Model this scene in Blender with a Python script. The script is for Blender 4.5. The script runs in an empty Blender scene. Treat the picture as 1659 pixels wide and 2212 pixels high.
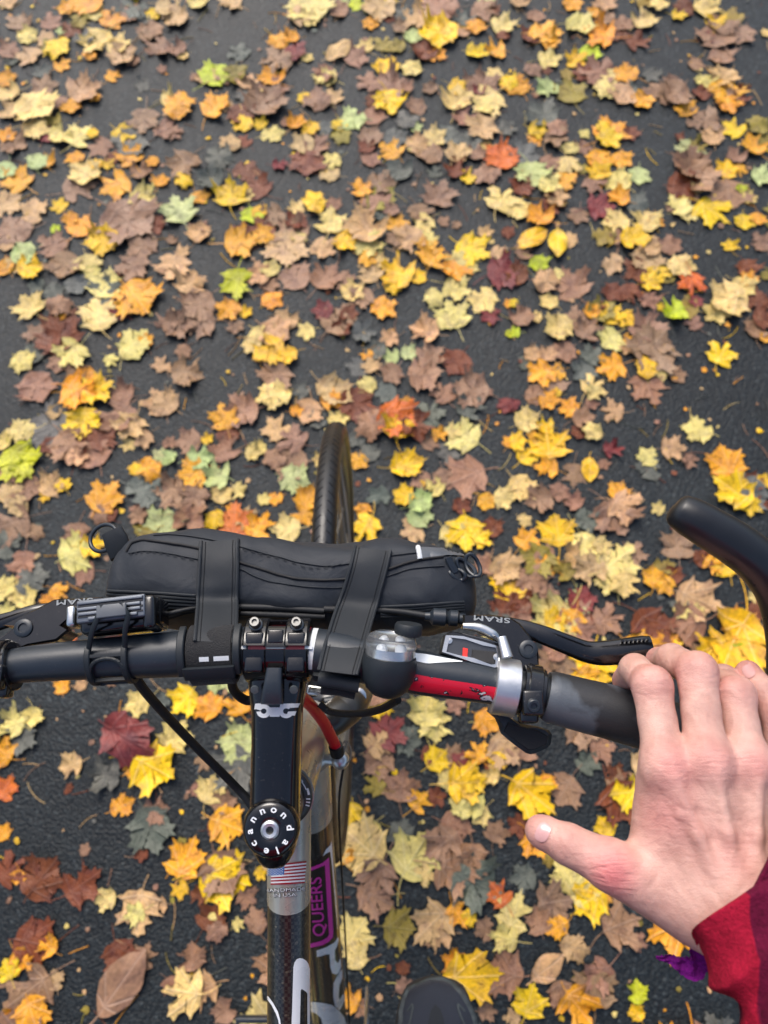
import bpy, bmesh, math, random
import numpy as np
from mathutils import Vector, Matrix, noise
from mathutils.bvhtree import BVHTree

SC = bpy.context.scene
COL = SC.collection
R = math.radians

# ------------------------------------------------------------------ camera
CAMZ, TILT, FPX = 1.5, 18.5, 1600.0
cam_d = bpy.data.cameras.new('camera')
cam = bpy.data.objects.new('camera', cam_d)
COL.objects.link(cam)
cam.location = (0, 0, CAMZ)
cam.rotation_euler = (R(TILT), 0, 0)
cam_d.sensor_fit = 'VERTICAL'
cam_d.sensor_height = 36.0
cam_d.lens = 36.0 * FPX / 2212.0
cam_d.clip_start = 0.02
cam_d.clip_end = 500
cam_d.dof.use_dof = True
cam_d.dof.focus_distance = 0.53
cam_d.dof.aperture_fstop = 6.8
SC.camera = cam

# ------------------------------------------------------------------ sky + light (overcast)
world = bpy.data.worlds.new('World')
SC.world = world
world.use_nodes = True
wn = world.node_tree
for n in list(wn.nodes): wn.nodes.remove(n)
sky = wn.nodes.new('ShaderNodeTexSky')
sky.sky_type = 'NISHITA'
sky.sun_disc = False
sky.sun_elevation = R(48)
sky.sun_rotation = R(-20)
sky.air_density = 1.0
sky.dust_density = 4.0
sky.ozone_density = 1.5
hsv = wn.nodes.new('ShaderNodeHueSaturation')
hsv.inputs['Saturation'].default_value = 1.0
bg = wn.nodes.new('ShaderNodeBackground')
bg.inputs['Strength'].default_value = 0.14
wo = wn.nodes.new('ShaderNodeOutputWorld')
wn.links.new(sky.outputs[0], hsv.inputs['Color'])
wn.links.new(hsv.outputs[0], bg.inputs[0])
wn.links.new(bg.outputs[0], wo.inputs[0])

sun_d = bpy.data.lights.new('sun', 'SUN')
sun_d.energy = 1.3
sun_d.angle = R(30)
sun_d.color = (1.0, 0.965, 0.92)
sun = bpy.data.objects.new('sun', sun_d)
COL.objects.link(sun)
sun.location = (0, 2, 6)
sun.rotation_euler = (R(-42), 0, R(20))

SC.view_settings.view_transform = 'Standard'
SC.view_settings.look = 'None'
SC.view_settings.gamma = 1
SC.view_settings.use_curve_mapping = False
SC.view_settings.exposure = 0.60

# ------------------------------------------------------------------ helpers
def at(px, py, z):
    """a point of the place: where the sight line through (px,py) meets height z"""
    a = (px - 829.5) / FPX
    b = -(py - 1106.0) / FPX
    t = R(TILT)
    d = Vector((a, math.sin(t) + b * math.cos(t), -math.cos(t) + b * math.sin(t)))
    k = (z - CAMZ) / d.z
    return Vector((0, 0, CAMZ)) + d * k

def ray(px, py):
    a = (px - 829.5) / FPX
    b = -(py - 1106.0) / FPX
    t = R(TILT)
    return Vector((a, math.sin(t) + b * math.cos(t), -math.cos(t) + b * math.sin(t))).normalized()

def empty(name, label, cat, loc=(0, 0, 0), group=None):
    o = bpy.data.objects.new(name, None)
    COL.objects.link(o)
    o.location = loc
    o.empty_display_size = 0.05
    o['label'] = label; o['category'] = cat
    if group: o['group'] = group
    return o

def link(name, me, mat=None, parent=None, label=None, kind=None, mats=None):
    o = bpy.data.objects.new(name, me)
    COL.objects.link(o)
    if mats:
        for m in mats: me.materials.append(m)
    elif mat is not None:
        me.materials.append(mat)
    if parent is not None:
        o.parent = parent
        if parent.type == 'EMPTY': o.matrix_parent_inverse = Matrix.Translation(-Vector(parent.location))
    if label: o['label'] = label
    if kind: o['kind'] = kind
    return o

def to_mesh(name, verts, faces, smooth=True):
    me = bpy.data.meshes.new(name)
    me.from_pydata([tuple(v) for v in verts], [], faces)
    me.update()
    if smooth: me.shade_smooth()
    return me

class MB:
    """collects shapes into one mesh"""
    def __init__(s): s.v = []; s.f = []; s.m = []; s.mi = 0
    def add(s, vs, fs):
        o = len(s.v); s.v += [Vector(v) for v in vs]
        s.f += [tuple(i + o for i in f) for f in fs]; s.m += [s.mi] * len(fs)
    def box(s, c, size, rot=None, bev=0.0):
        bm = bmesh.new()
        bmesh.ops.create_cube(bm, size=1)
        for v in bm.verts: v.co = Vector((v.co.x * size[0], v.co.y * size[1], v.co.z * size[2]))
        if bev > 0:
            bmesh.ops.bevel(bm, geom=list(bm.edges), offset=bev, segments=3, affect='EDGES', profile=0.5)
        M = rot if rot is not None else Matrix.Identity(3)
        c = Vector(c)
        bm.verts.index_update()
        s.add([c + M @ v.co for v in bm.verts], [[v.index for v in f.verts] for f in bm.faces])
        bm.free()
    def tube(s, pts, rad, n=14, cap=True, flat=1.0, up=None, close=False):
        """swept tube; rad: number or list; flat: b/a ratio; up: direction of the b axis"""
        pts = [Vector(p) for p in pts]
        N = len(pts)
        rs = rad if isinstance(rad, (list, tuple)) else [rad] * N
        tang = []
        for i in range(N):
            if close: t = pts[(i + 1) % N] - pts[i - 1]
            else: t = pts[min(i + 1, N - 1)] - pts[max(i - 1, 0)]
            tang.append(t.normalized())
        if up is None:
            up0 = Vector((0, 0, 1)) if abs(tang[0].z) < 0.9 else Vector((0, 1, 0))
        else: up0 = Vector(up)
        u = (up0 - tang[0] * up0.dot(tang[0])).normalized()
        vs, fs = [], []
        for i in range(N):
            if i: 
                u = (u - tang[i] * u.dot(tang[i])).normalized()
            w = tang[i].cross(u)
            for k in range(n):
                a = 2 * math.pi * k / n
                vs.append(pts[i] + w * (rs[i] * math.cos(a)) + u * (rs[i] * flat * math.sin(a)))
        M = N if close else N - 1
        for i in range(M):
            j = (i + 1) % N
            for k in range(n):
                k2 = (k + 1) % n
                fs.append((i * n + k, i * n + k2, j * n + k2, j * n + k))
        if cap and not close:
            fs.append(tuple(range(n - 1, -1, -1)))
            fs.append(tuple((N - 1) * n + k for k in range(n)))
        s.add(vs, fs)
    def lathe(s, c, axis, prof, n=28):
        """prof: list of (radius, height along axis)"""
        c = Vector(c); ax = Vector(axis).normalized()
        h = Vector((1, 0, 0)) if abs(ax.x) < 0.9 else Vector((0, 1, 0))
        u = (h - ax * h.dot(ax)).normalized(); w = ax.cross(u)
        vs, fs = [], []
        for r_, z_ in prof:
            for k in range(n):
                a = 2 * math.pi * k / n
                vs.append(c + ax * z_ + u * (r_ * math.cos(a)) + w * (r_ * math.sin(a)))
        for i in range(len(prof) - 1):
            for k in range(n):
                k2 = (k + 1) % n
                fs.append((i * n + k, i * n + k2, (i + 1) * n + k2, (i + 1) * n + k))
        if prof[0][0] > 1e-6: fs.append(tuple(range(n - 1, -1, -1)))
        if prof[-1][0] > 1e-6: fs.append(tuple((len(prof) - 1) * n + k for k in range(n)))
        s.add(vs, fs)
    def prism(s, outline, z0, z1, frame):
        """outline of (x,y), extruded z0..z1 in FRAME (4x4)"""
        n = len(outline)
        vs = [frame @ Vector((x, y, z0)) for x, y in outline] + [frame @ Vector((x, y, z1)) for x, y in outline]
        fs = [tuple(range(n - 1, -1, -1)), tuple(range(n, 2 * n))]
        for k in range(n):
            fs.append((k, (k + 1) % n, n + (k + 1) % n, n + k))
        s.add(vs, fs)
    def build(s, name, mat, parent=None, smooth=True, label=None, kind=None, mats=None, angle=38):
        me = bpy.data.meshes.new(name)
        me.from_pydata([tuple(v) for v in s.v], [], s.f)
        me.update()
        if mats:
            me.polygons.foreach_set('material_index', s.m)
        bm = bmesh.new(); bm.from_mesh(me)
        bmesh.ops.recalc_face_normals(bm, faces=bm.faces)
        if smooth:
            for e in bm.edges:
                if len(e.link_faces) == 2 and e.calc_face_angle(0) > R(angle): e.smooth = False
            for f in bm.faces: f.smooth = True
        bm.to_mesh(me); bm.free()
        return link(name, me, mat, parent, label, kind, mats)

def cr(pts, n=8):
    """Catmull-Rom through points"""
    P = [Vector(p) for p in pts]
    P = [P[0] * 2 - P[1]] + P + [P[-1] * 2 - P[-2]]
    out = []
    for i in range(1, len(P) - 2):
        for k in range(n):
            t = k / n
            a, b, c, d = P[i - 1], P[i], P[i + 1], P[i + 2]
            out.append(0.5 * ((2 * b) + (c - a) * t + (2 * a - 5 * b + 4 * c - d) * t * t + (3 * b - a - 3 * c + d) * t ** 3))
    out.append(P[-2])
    return out

def lerp(a, b, t): return a + (b - a) * t

# ------------------------------------------------------------------ materials
def mat_base(name):
    m = bpy.data.materials.new(name); m.use_nodes = True
    nt = m.node_tree
    return m, nt, nt.nodes['Principled BSDF']

def simple(name, col, rough=0.4, metal=0.0, spec=0.5, coat=0.0, bump=0.0, bscale=300, var=0.12, vscale=40, rvar=0.08, sheen=0.0, dust=0.0):
    m, nt, b = mat_base(name)
    tc = nt.nodes.new('ShaderNodeTexCoord')
    nz = nt.nodes.new('ShaderNodeTexNoise'); nz.inputs['Scale'].default_value = vscale; nz.inputs['Detail'].default_value = 5
    nt.links.new(tc.outputs['Object'], nz.inputs['Vector'])
    mr = nt.nodes.new('ShaderNodeMapRange')
    mr.inputs['From Min'].default_value = 0.3; mr.inputs['From Max'].default_value = 0.7
    mr.inputs['To Min'].default_value = 1 - var; mr.inputs['To Max'].default_value = 1 + var
    nt.links.new(nz.outputs['Fac'], mr.inputs['Value'])
    mx = nt.nodes.new('ShaderNodeVectorMath'); mx.operation = 'SCALE'
    mx.inputs[0].default_value = col[:3]
    nt.links.new(mr.outputs[0], mx.inputs['Scale'])
    if dust > 0:
        nd = nt.nodes.new('ShaderNodeTexNoise'); nd.inputs['Scale'].default_value = 420; nd.inputs['Detail'].default_value = 6; nd.inputs['Roughness'].default_value = .7
        nt.links.new(tc.outputs['Object'], nd.inputs['Vector'])
        md = nt.nodes.new('ShaderNodeMapRange'); md.inputs['From Min'].default_value = .62; md.inputs['From Max'].default_value = .74; md.inputs['To Max'].default_value = dust
        nt.links.new(nd.outputs['Fac'], md.inputs[0])
        dm = nt.nodes.new('ShaderNodeMix'); dm.data_type = 'RGBA'; dm.inputs['B'].default_value = (.20, .185, .16, 1)
        nt.links.new(md.outputs[0], dm.inputs['Factor']); nt.links.new(mx.outputs[0], dm.inputs['A']); nt.links.new(dm.outputs['Result'], b.inputs['Base Color'])
    else:
        nt.links.new(mx.outputs[0], b.inputs['Base Color'])
    m2 = nt.nodes.new('ShaderNodeMapRange')
    m2.inputs['From Min'].default_value = 0.3; m2.inputs['From Max'].default_value = 0.7
    m2.inputs['To Min'].default_value = max(rough - rvar, 0.03); m2.inputs['To Max'].default_value = rough + rvar
    nt.links.new(nz.outputs['Fac'], m2.inputs['Value'])
    nt.links.new(m2.outputs[0], b.inputs['Roughness'])
    b.inputs['Metallic'].default_value = metal
    b.inputs['Specular IOR Level'].default_value = spec
    b.inputs['Coat Weight'].default_value = coat
    b.inputs['Coat Roughness'].default_value = 0.12
    b.inputs['Sheen Weight'].default_value = sheen
    if bump > 0:
        n2 = nt.nodes.new('ShaderNodeTexNoise'); n2.inputs['Scale'].default_value = bscale; n2.inputs['Detail'].default_value = 3
        nt.links.new(tc.outputs['Object'], n2.inputs['Vector'])
        bp = nt.nodes.new('ShaderNodeBump'); bp.inputs['Strength'].default_value = bump; bp.inputs['Distance'].default_value = 0.001
        nt.links.new(n2.outputs['Fac'], bp.inputs['Height'])
        nt.links.new(bp.outputs[0], b.inputs['Normal'])
    return m

def text_shape(body, size=1.0, bold=0.0, cut=1, spacing=1.0):
    cu = bpy.data.curves.new('lettering', 'FONT')
    cu.body = body; cu.size = size; cu.offset = bold * size; cu.align_x = 'CENTER'; cu.align_y = 'CENTER'
    cu.space_character = spacing; cu.resolution_u = 4
    ob = bpy.data.objects.new('lettering', cu)
    me = bpy.data.meshes.new_from_object(ob)
    bm = bmesh.new(); bm.from_mesh(me)
    bmesh.ops.remove_doubles(bm, verts=bm.verts, dist=size * 1e-4)
    for _ in range(cut):
        long = [e for e in bm.edges if e.calc_length() > size * .14]
        if long: bmesh.ops.subdivide_edges(bm, edges=long, cuts=1)
    bmesh.ops.triangulate(bm, faces=bm.faces)
    bm.verts.index_update()
    vs = [v.co.copy() for v in bm.verts]; fs = [tuple(v.index for v in f.verts) for f in bm.faces]
    bm.free(); bpy.data.objects.remove(ob); bpy.data.curves.remove(cu); bpy.data.meshes.remove(me)
    return vs, fs

class Surf:
    """skin of a tube along a path: position from (i along the path, angle)"""
    def __init__(s, pts, rad, up=(0, 0, 1)):
        s.p = [Vector(p) for p in pts]; n = len(s.p)
        s.r = rad if isinstance(rad, (list, tuple)) else [rad] * n
        s.up = Vector(up); s.L = [0]
        for i in range(1, n): s.L.append(s.L[-1] + (s.p[i] - s.p[i - 1]).length)
    def pos(s, d, ang, lift=0.0):
        """d metres along; ang 0 = up, + towards (tangent x up)"""
        n = len(s.p)
        i = 0
        while i < n - 2 and s.L[i + 1] < d: i += 1
        t = (d - s.L[i]) / max(s.L[i + 1] - s.L[i], 1e-9)
        c = s.p[i].lerp(s.p[i + 1], t); r = lerp(s.r[i], s.r[i + 1], min(max(t, 0), 1)) + lift
        ta = (s.p[min(i + 2, n - 1)] - s.p[max(i - 1, 0)]).normalized() if n > 2 else (s.p[1] - s.p[0]).normalized()
        u = (s.up - ta * s.up.dot(ta)).normalized(); w = ta.cross(u)
        return c + u * (math.cos(ang) * r) + w * (math.sin(ang) * r)
    def patch(s, d0, d1, a0, a1, lift, mb, n=24, m=12, edge=None):
        vs, fs = [], []
        for i in range(n + 1):
            for k in range(m + 1):
                t, q = i / n, k / m
                aa0, aa1, dd = a0, a1, lerp(d0, d1, t)
                if edge: aa0, aa1 = edge(t, a0, a1)
                vs.append(s.pos(dd, lerp(aa0, aa1, q), lift))
        for i in range(n):
            for k in range(m):
                a = i * (m + 1) + k
                fs.append((a, a + 1, a + m + 2, a + m + 1))
        mb.add(vs, fs)
    def wrap(s, vs, fs, d, ang, rot, lift, mb):
        """lay flat shape (x,y) on the skin: rot turns it; x' runs along, y' around"""
        c_, s_ = math.cos(rot), math.sin(rot)
        i = min(range(len(s.L)), key=lambda k: abs(s.L[k] - d)); r = s.r[i]
        mb.add([s.pos(d + v.x * c_ - v.y * s_, ang + (v.x * s_ + v.y * c_) / r, lift) for v in vs], fs)
# ------------------------------------------------------------------ road
def road_material():
    m, nt, b = mat_base('asphalt')
    N, L = nt.nodes, nt.links
    tc = N.new('ShaderNodeTexCoord')
    v = N.new('ShaderNodeTexVoronoi'); v.inputs['Scale'].default_value = 210; v.inputs['Randomness'].default_value = 1
    L.new(tc.outputs['Object'], v.inputs['Vector'])
    n1 = N.new('ShaderNodeTexNoise'); n1.inputs['Scale'].default_value = 420; n1.inputs['Detail'].default_value = 4
    L.new(tc.outputs['Object'], n1.inputs['Vector'])
    n2 = N.new('ShaderNodeTexNoise'); n2.inputs['Scale'].default_value = 1.6; n2.inputs['Detail'].default_value = 6
    L.new(tc.outputs['Object'], n2.inputs['Vector'])
    # each stone its own grey
    sep = N.new('ShaderNodeSeparateColor'); L.new(v.outputs['Color'], sep.inputs[0])
    cr_ = N.new('ShaderNodeValToRGB')
    e = cr_.color_ramp.elements
    e[0].position = 0; e[0].color = (0.012, 0.0165, 0.0185, 1)
    e[1].position = 1; e[1].color = (0.072, 0.085, 0.088, 1)
    k = cr_.color_ramp.elements.new(0.72); k.color = (0.018, 0.025, 0.028, 1)
    k = cr_.color_ramp.elements.new(0.93); k.color = (0.030, 0.039, 0.043, 1)
    L.new(sep.outputs[0], cr_.inputs[0])
    # binder between stones is darker
    mr = N.new('ShaderNodeMapRange'); mr.inputs['From Min'].default_value = 0.35; mr.inputs['From Max'].default_value = 0.75
    mr.inputs['To Min'].default_value = 1.0; mr.inputs['To Max'].default_value = 0.5
    L.new(v.outputs['Distance'], mr.inputs[0])
    mp = N.new('ShaderNodeMapRange'); mp.inputs['From Min'].default_value = 0.3; mp.inputs['From Max'].default_value = 0.7
    mp.inputs['To Min'].default_value = 0.5; mp.inputs['To Max'].default_value = 1.05
    L.new(n2.outputs['Fac'], mp.inputs[0])
    mu = N.new('ShaderNodeMath'); mu.operation = 'MULTIPLY'
    L.new(mr.outputs[0], mu.inputs[0]); L.new(mp.outputs[0], mu.inputs[1])
    sc = N.new('ShaderNodeVectorMath'); sc.operation = 'SCALE'
    L.new(cr_.outputs[0], sc.inputs[0]); L.new(mu.outputs[0], sc.inputs['Scale'])
    L.new(sc.outputs[0], b.inputs['Base Color'])
    r = N.new('ShaderNodeMapRange'); r.inputs['To Min'].default_value = 0.38; r.inputs['To Max'].default_value = 0.62
    L.new(n2.outputs['Fac'], r.inputs[0]); L.new(r.outputs[0], b.inputs['Roughness'])
    b.inputs['Specular IOR Level'].default_value = 0.36
    inv = N.new('ShaderNodeMath'); inv.operation = 'SUBTRACT'; inv.inputs[0].default_value = 1
    L.new(v.outputs['Distance'], inv.inputs[1])
    ad = N.new('ShaderNodeMath'); ad.operation = 'MULTIPLY_ADD'; ad.inputs[1].default_value = 0.4
    L.new(n1.outputs['Fac'], ad.inputs[0]); L.new(inv.outputs[0], ad.inputs[2])
    bp = N.new('ShaderNodeBump'); bp.inputs['Strength'].default_value = 0.7; bp.inputs['Distance'].default_value = 0.0022
    L.new(ad.outputs[0], bp.inputs['Height']); L.new(bp.outputs[0], b.inputs['Normal'])
    return m

gm = to_mesh('road', [(-150, -150, 0), (150, -150, 0), (150, 150, 0), (-150, 150, 0)], [(0, 1, 2, 3)], False)
road = link('road', gm, road_material())
road['kind'] = 'structure'; road['label'] = 'dark wet asphalt road scattered with autumn leaves'

# ------------------------------------------------------------------ leaves
HALF = [(0, 1.0), (.045, .88), (.16, .86), (.125, .72), (.115, .58), (.15, .47), (.26, .55), (.28, .69), (.37, .63), (.56, .70),
        (.50, .57), (.63, .48), (.47, .40), (.36, .29), (.33, .20), (.43, .20), (.47, .13), (.58, .07), (.43, .02), (.33, -.07),
        (.22, -.10), (.11, -.06), (.03, -.01)]
rng = random.Random(11)

def leaf_mesh(i, kind='maple'):
    rg = random.Random(100 + i)
    if kind == 'maple':
        fat = rg.uniform(0.0, 0.35)
        def jit(p, s):
            x, y = p
            cx, cy = 0, .3
            d = math.hypot(x - cx, y - cy)
            # fill the bays of some leaves a little
            tgt = max(d, 0.40 + 0.30 * fat)
            k = (tgt / max(d, 1e-5)) * (1 + rg.uniform(-.07, .07))
            return (s * (x * k) , cy + (y - cy) * k)
        lean = rg.uniform(-.16, .16); wide = rg.uniform(.86, 1.14)
        torn = rg.random() < .3; tn = rg.randint(3, len(HALF) - 6); ts = rg.choice((-1, 1))
        cyy = lambda y: .3 + (y - .3) * rg.uniform(.45, .7)
        right = [jit(p, 1) for p in HALF]
        left = [jit(p, -1) for p in HALF[1:]][::-1]
        if torn:      # a bite out of one side
            side = right if ts > 0 else left
            for q in range(tn, tn + 4):
                if 0 <= q < len(side): side[q] = (side[q][0] * rg.uniform(.35, .6), cyy(side[q][1]))
        out = [(x * wide + lean * y * .5, y) for x, y in right + left]
        c0 = (0, .3)
        rings = (1, .72, .42)
    else:
        out = []
        n = 30
        wd = rg.uniform(.22, .3)
        for k in range(n):
            a = 2 * math.pi * k / n
            y = .5 - .5 * math.cos(a)
            w = wd * math.sin(math.pi * y) ** .75 * (1.12 - .3 * y)
            w *= 1 + rg.uniform(-.10, .10) * (k % 2)
            y += rg.uniform(-.012, .012)
            out.append((w * (1 if math.sin(a) > 0 else -1) if 0 < k < n and abs(math.sin(a)) > 1e-6 else 0, y))
        c0 = (0, .45); rings = (1, .7, .38)
    n = len(out)
    ph = [rg.uniform(0, 6.28) for _ in range(6)]
    cup = rg.choice([.12, .06, .20, -.10, .0, .10, -.18, .26]); wav = rg.uniform(.02, .075); fold = rg.uniform(-.08, .22)
    tw = rg.uniform(-.15, .15); curl = rg.choice([0, .5, 1.2, 0, 2.0])
    def z(x, y):
        r = math.hypot(x, y - c0[1]); th = math.atan2(x, y - c0[1])
        h = cup * r * r * 1.6 + fold * abs(x) + tw * x * (y - c0[1])
        h += wav * r * (math.sin(3 * th + ph[0]) + .7 * math.sin(5 * th + ph[1]))
        h += wav * .8 * math.sin(7 * x + ph[2]) * math.sin(6 * y + ph[3])
        h += curl * max(0, r - .42) ** 2 * (.5 + math.sin(th + ph[4]))
        return h
    vs, fs = [], []
    for q in rings:
        for x, y in out:
            X, Y = c0[0] + (x - c0[0]) * q, c0[1] + (y - c0[1]) * q
            vs.append((X, Y, z(X, Y)))
    vs.append((c0[0], c0[1], z(*c0)))
    for a in range(len(rings) - 1):
        for k in range(n):
            k2 = (k + 1) % n
            fs.append((a * n + k, a * n + k2, (a + 1) * n + k2, (a + 1) * n + k))
    for k in range(n):
        fs.append(((len(rings) - 1) * n + k, (len(rings) - 1) * n + (k + 1) % n, len(vs) - 1))
    # stalk
    sl = rg.uniform(.25, .75) if kind == 'maple' else .18
    bend = rg.uniform(-.5, .5)
    o = len(vs); m = 6
    for k in range(m + 1):
        t = k / m
        x = bend * sl * t * t; y = -sl * t
        zc = lerp(z(0, 0) + .012, z(0, 0) * .3 + .01, t)
        for (dx, dz) in ((-.014, 0), (0, .018), (.014, 0)):
            vs.append((x + dx, y, zc + dz))
    for k in range(m):
        for q in range(2):
            a = o + 3 * k + q
            fs.append((a, a + 1, a + 4, a + 3))
    mz = min(v[2] for v in vs)
    vs = [(x, y - c0[1], zz - mz) for x, y, zz in vs]
    return to_mesh(kind + '_leaf', vs, fs)

def leaf_material(joined):
    m, nt, b = mat_base('litter_leaf' if joined else 'leaf')
    N, L = nt.nodes, nt.links
    tc = N.new('ShaderNodeTexCoord'); oi = N.new('ShaderNodeObjectInfo')
    at_ = N.new('ShaderNodeAttribute'); at_.attribute_name = 'tint'
    # colour from the object, or from the mesh attribute for the joined litter
    colmix = N.new('ShaderNodeMix'); colmix.data_type = 'RGBA'
    colmix.inputs['Factor'].default_value = 1.0 if joined else 0.0
    L.new(oi.outputs['Color'], colmix.inputs['A']); L.new(at_.outputs['Color'], colmix.inputs['B'])
    sep = N.new('ShaderNodeSeparateXYZ')
    uv = N.new('ShaderNodeUVMap'); uv.uv_map = 'leaf'
    L.new(uv.outputs[0], sep.inputs[0])
    ax = N.new('ShaderNodeMath'); ax.operation = 'ABSOLUTE'; L.new(sep.outputs[0], ax.inputs[0])
    masks = []
    for th in (0, 40, 78):
        s_, c_ = math.sin(R(th)), math.cos(R(th))
        # perpendicular distance |x cos - y sin|, only where x sin + y cos > 0
        a = N.new('ShaderNodeMath'); a.operation = 'MULTIPLY'; a.inputs[1].default_value = c_; L.new(ax.outputs[0], a.inputs[0])
        d = N.new('ShaderNodeMath'); d.operation = 'MULTIPLY_ADD'; d.inputs[1].default_value = -s_
        L.new(sep.outputs[1], d.inputs[0]); L.new(a.outputs[0], d.inputs[2])
        ab = N.new('ShaderNodeMath'); ab.operation = 'ABSOLUTE'; L.new(d.outputs[0], ab.inputs[0])
        masks.append(ab)
    mn = masks[0]
    for q in masks[1:]:
        k = N.new('ShaderNodeMath'); k.operation = 'MINIMUM'; L.new(mn.outputs[0], k.inputs[0]); L.new(q.outputs[0], k.inputs[1]); mn = k
    vein = N.new('ShaderNodeMapRange'); vein.inputs['From Min'].default_value = 0.006; vein.inputs['From Max'].default_value = 0.022
    vein.inputs['To Min'].default_value = 1; vein.inputs['To Max'].default_value = 0
    L.new(mn.outputs[0], vein.inputs[0])
    # side veins: fine ribs off the ray distance
    wv = N.new('ShaderNodeTexNoise'); wv.noise_dimensions = '4D'; wv.inputs['Scale'].default_value = 3.2; wv.inputs['Detail'].default_value = 5
    L.new(uv.outputs[0], wv.inputs['Vector'])
    w_ = N.new('ShaderNodeMath'); w_.operation = 'MULTIPLY'; w_.inputs[1].default_value = 87
    L.new(oi.outputs['Random'], w_.inputs[0])
    ad = N.new('ShaderNodeMath'); ad.operation = 'MULTIPLY_ADD'; ad.inputs[1].default_value = 60
    L.new(at_.outputs['Fac'], ad.inputs[0]); L.new(w_.outputs[0], ad.inputs[2])
    L.new(ad.outputs[0], wv.inputs['W'])
    fn = N.new('ShaderNodeTexNoise'); fn.noise_dimensions = '4D'; fn.inputs['Scale'].default_value = 16; fn.inputs['Detail'].default_value = 4
    L.new(uv.outputs[0], fn.inputs['Vector']); L.new(ad.outputs[0], fn.inputs['W'])
    # blotches go brown
    hs = N.new('ShaderNodeHueSaturation'); hs.inputs['Hue'].default_value = 0.478; hs.inputs['Saturation'].default_value = 0.9; hs.inputs['Value'].default_value = 0.5
    L.new(colmix.outputs['Result'], hs.inputs['Color'])
    bl = N.new('ShaderNodeMapRange'); bl.inputs['From Min'].default_value = 0.48; bl.inputs['From Max'].default_value = 0.72
    bl.inputs['To Max'].default_value = 0.85
    L.new(wv.outputs['Fac'], bl.inputs[0])
    m1 = N.new('ShaderNodeMix'); m1.data_type = 'RGBA'
    L.new(bl.outputs[0], m1.inputs['Factor']); L.new(colmix.outputs['Result'], m1.inputs['A']); L.new(hs.outputs[0], m1.inputs['B'])
    # fine speckle
    sp = N.new('ShaderNodeMapRange'); sp.inputs['From Min'].default_value = 0.35; sp.inputs['From Max'].default_value = 0.7
    sp.inputs['To Min'].default_value = 1.18; sp.inputs['To Max'].default_value = 0.74
    L.new(fn.outputs['Fac'], sp.inputs[0])
    s1 = N.new('ShaderNodeVectorMath'); s1.operation = 'SCALE'; L.new(m1.outputs['Result'], s1.inputs[0]); L.new(sp.outputs[0], s1.inputs['Scale'])
    # veins paler
    hv = N.new('ShaderNodeHueSaturation'); hv.inputs['Saturation'].default_value = 0.8; hv.inputs['Value'].default_value = 1.25
    L.new(colmix.outputs['Result'], hv.inputs['Color'])
    vf = N.new('ShaderNodeMath'); vf.operation = 'MULTIPLY'; vf.inputs[1].default_value = 0.6; L.new(vein.outputs[0], vf.inputs[0])
    m2 = N.new('ShaderNodeMix'); m2.data_type = 'RGBA'
    L.new(vf.outputs[0], m2.inputs['Factor']); L.new(s1.outputs[0], m2.inputs['A']); L.new(hv.outputs[0], m2.inputs['B'])
    L.new(m2.outputs['Result'], b.inputs['Base Color'])
    rr = N.new('ShaderNodeMapRange'); rr.inputs['To Min'].default_value = 0.3; rr.inputs['To Max'].default_value = 0.6
    L.new(wv.outputs['Fac'], rr.inputs[0]); L.new(rr.outputs[0], b.inputs['Roughness'])
    b.inputs['Specular IOR Level'].default_value = 0.4
    hgt = N.new('ShaderNodeMath'); hgt.operation = 'MULTIPLY_ADD'; hgt.inputs[1].default_value = -0.5
    L.new(vein.outputs[0], hgt.inputs[0]); L.new(fn.outputs['Fac'], hgt.inputs[2])
    bp = N.new('ShaderNodeBump'); bp.inputs['Strength'].default_value = 0.6; bp.inputs['Distance'].default_value = 0.004
    L.new(hgt.outputs[0], bp.inputs['Height']); L.new(bp.outputs[0], b.inputs['Normal'])
    return m
LEAFMAT = leaf_material(False)
LITTERMAT = leaf_material(True)

def add_uv(me):
    uvl = me.uv_layers.new(name='leaf')
    co = np.empty(len(me.vertices) * 3); me.vertices.foreach_get('co', co); co = co.reshape(-1, 3)
    vi = np.empty(len(me.loops), dtype=np.int32); me.loops.foreach_get('vertex_index', vi)
    w = co[vi][:, :2] + np.array([0, .3])
    uvl.data.foreach_set('uv', w.astype(np.float32).ravel())

MAPLES = [leaf_mesh(i) for i in range(26)]
OVALS = [leaf_mesh(50 + i, 'oval') for i in range(4)]
for me in MAPLES + OVALS:
    add_uv(me); me.materials.append(LEAFMAT)

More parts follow.
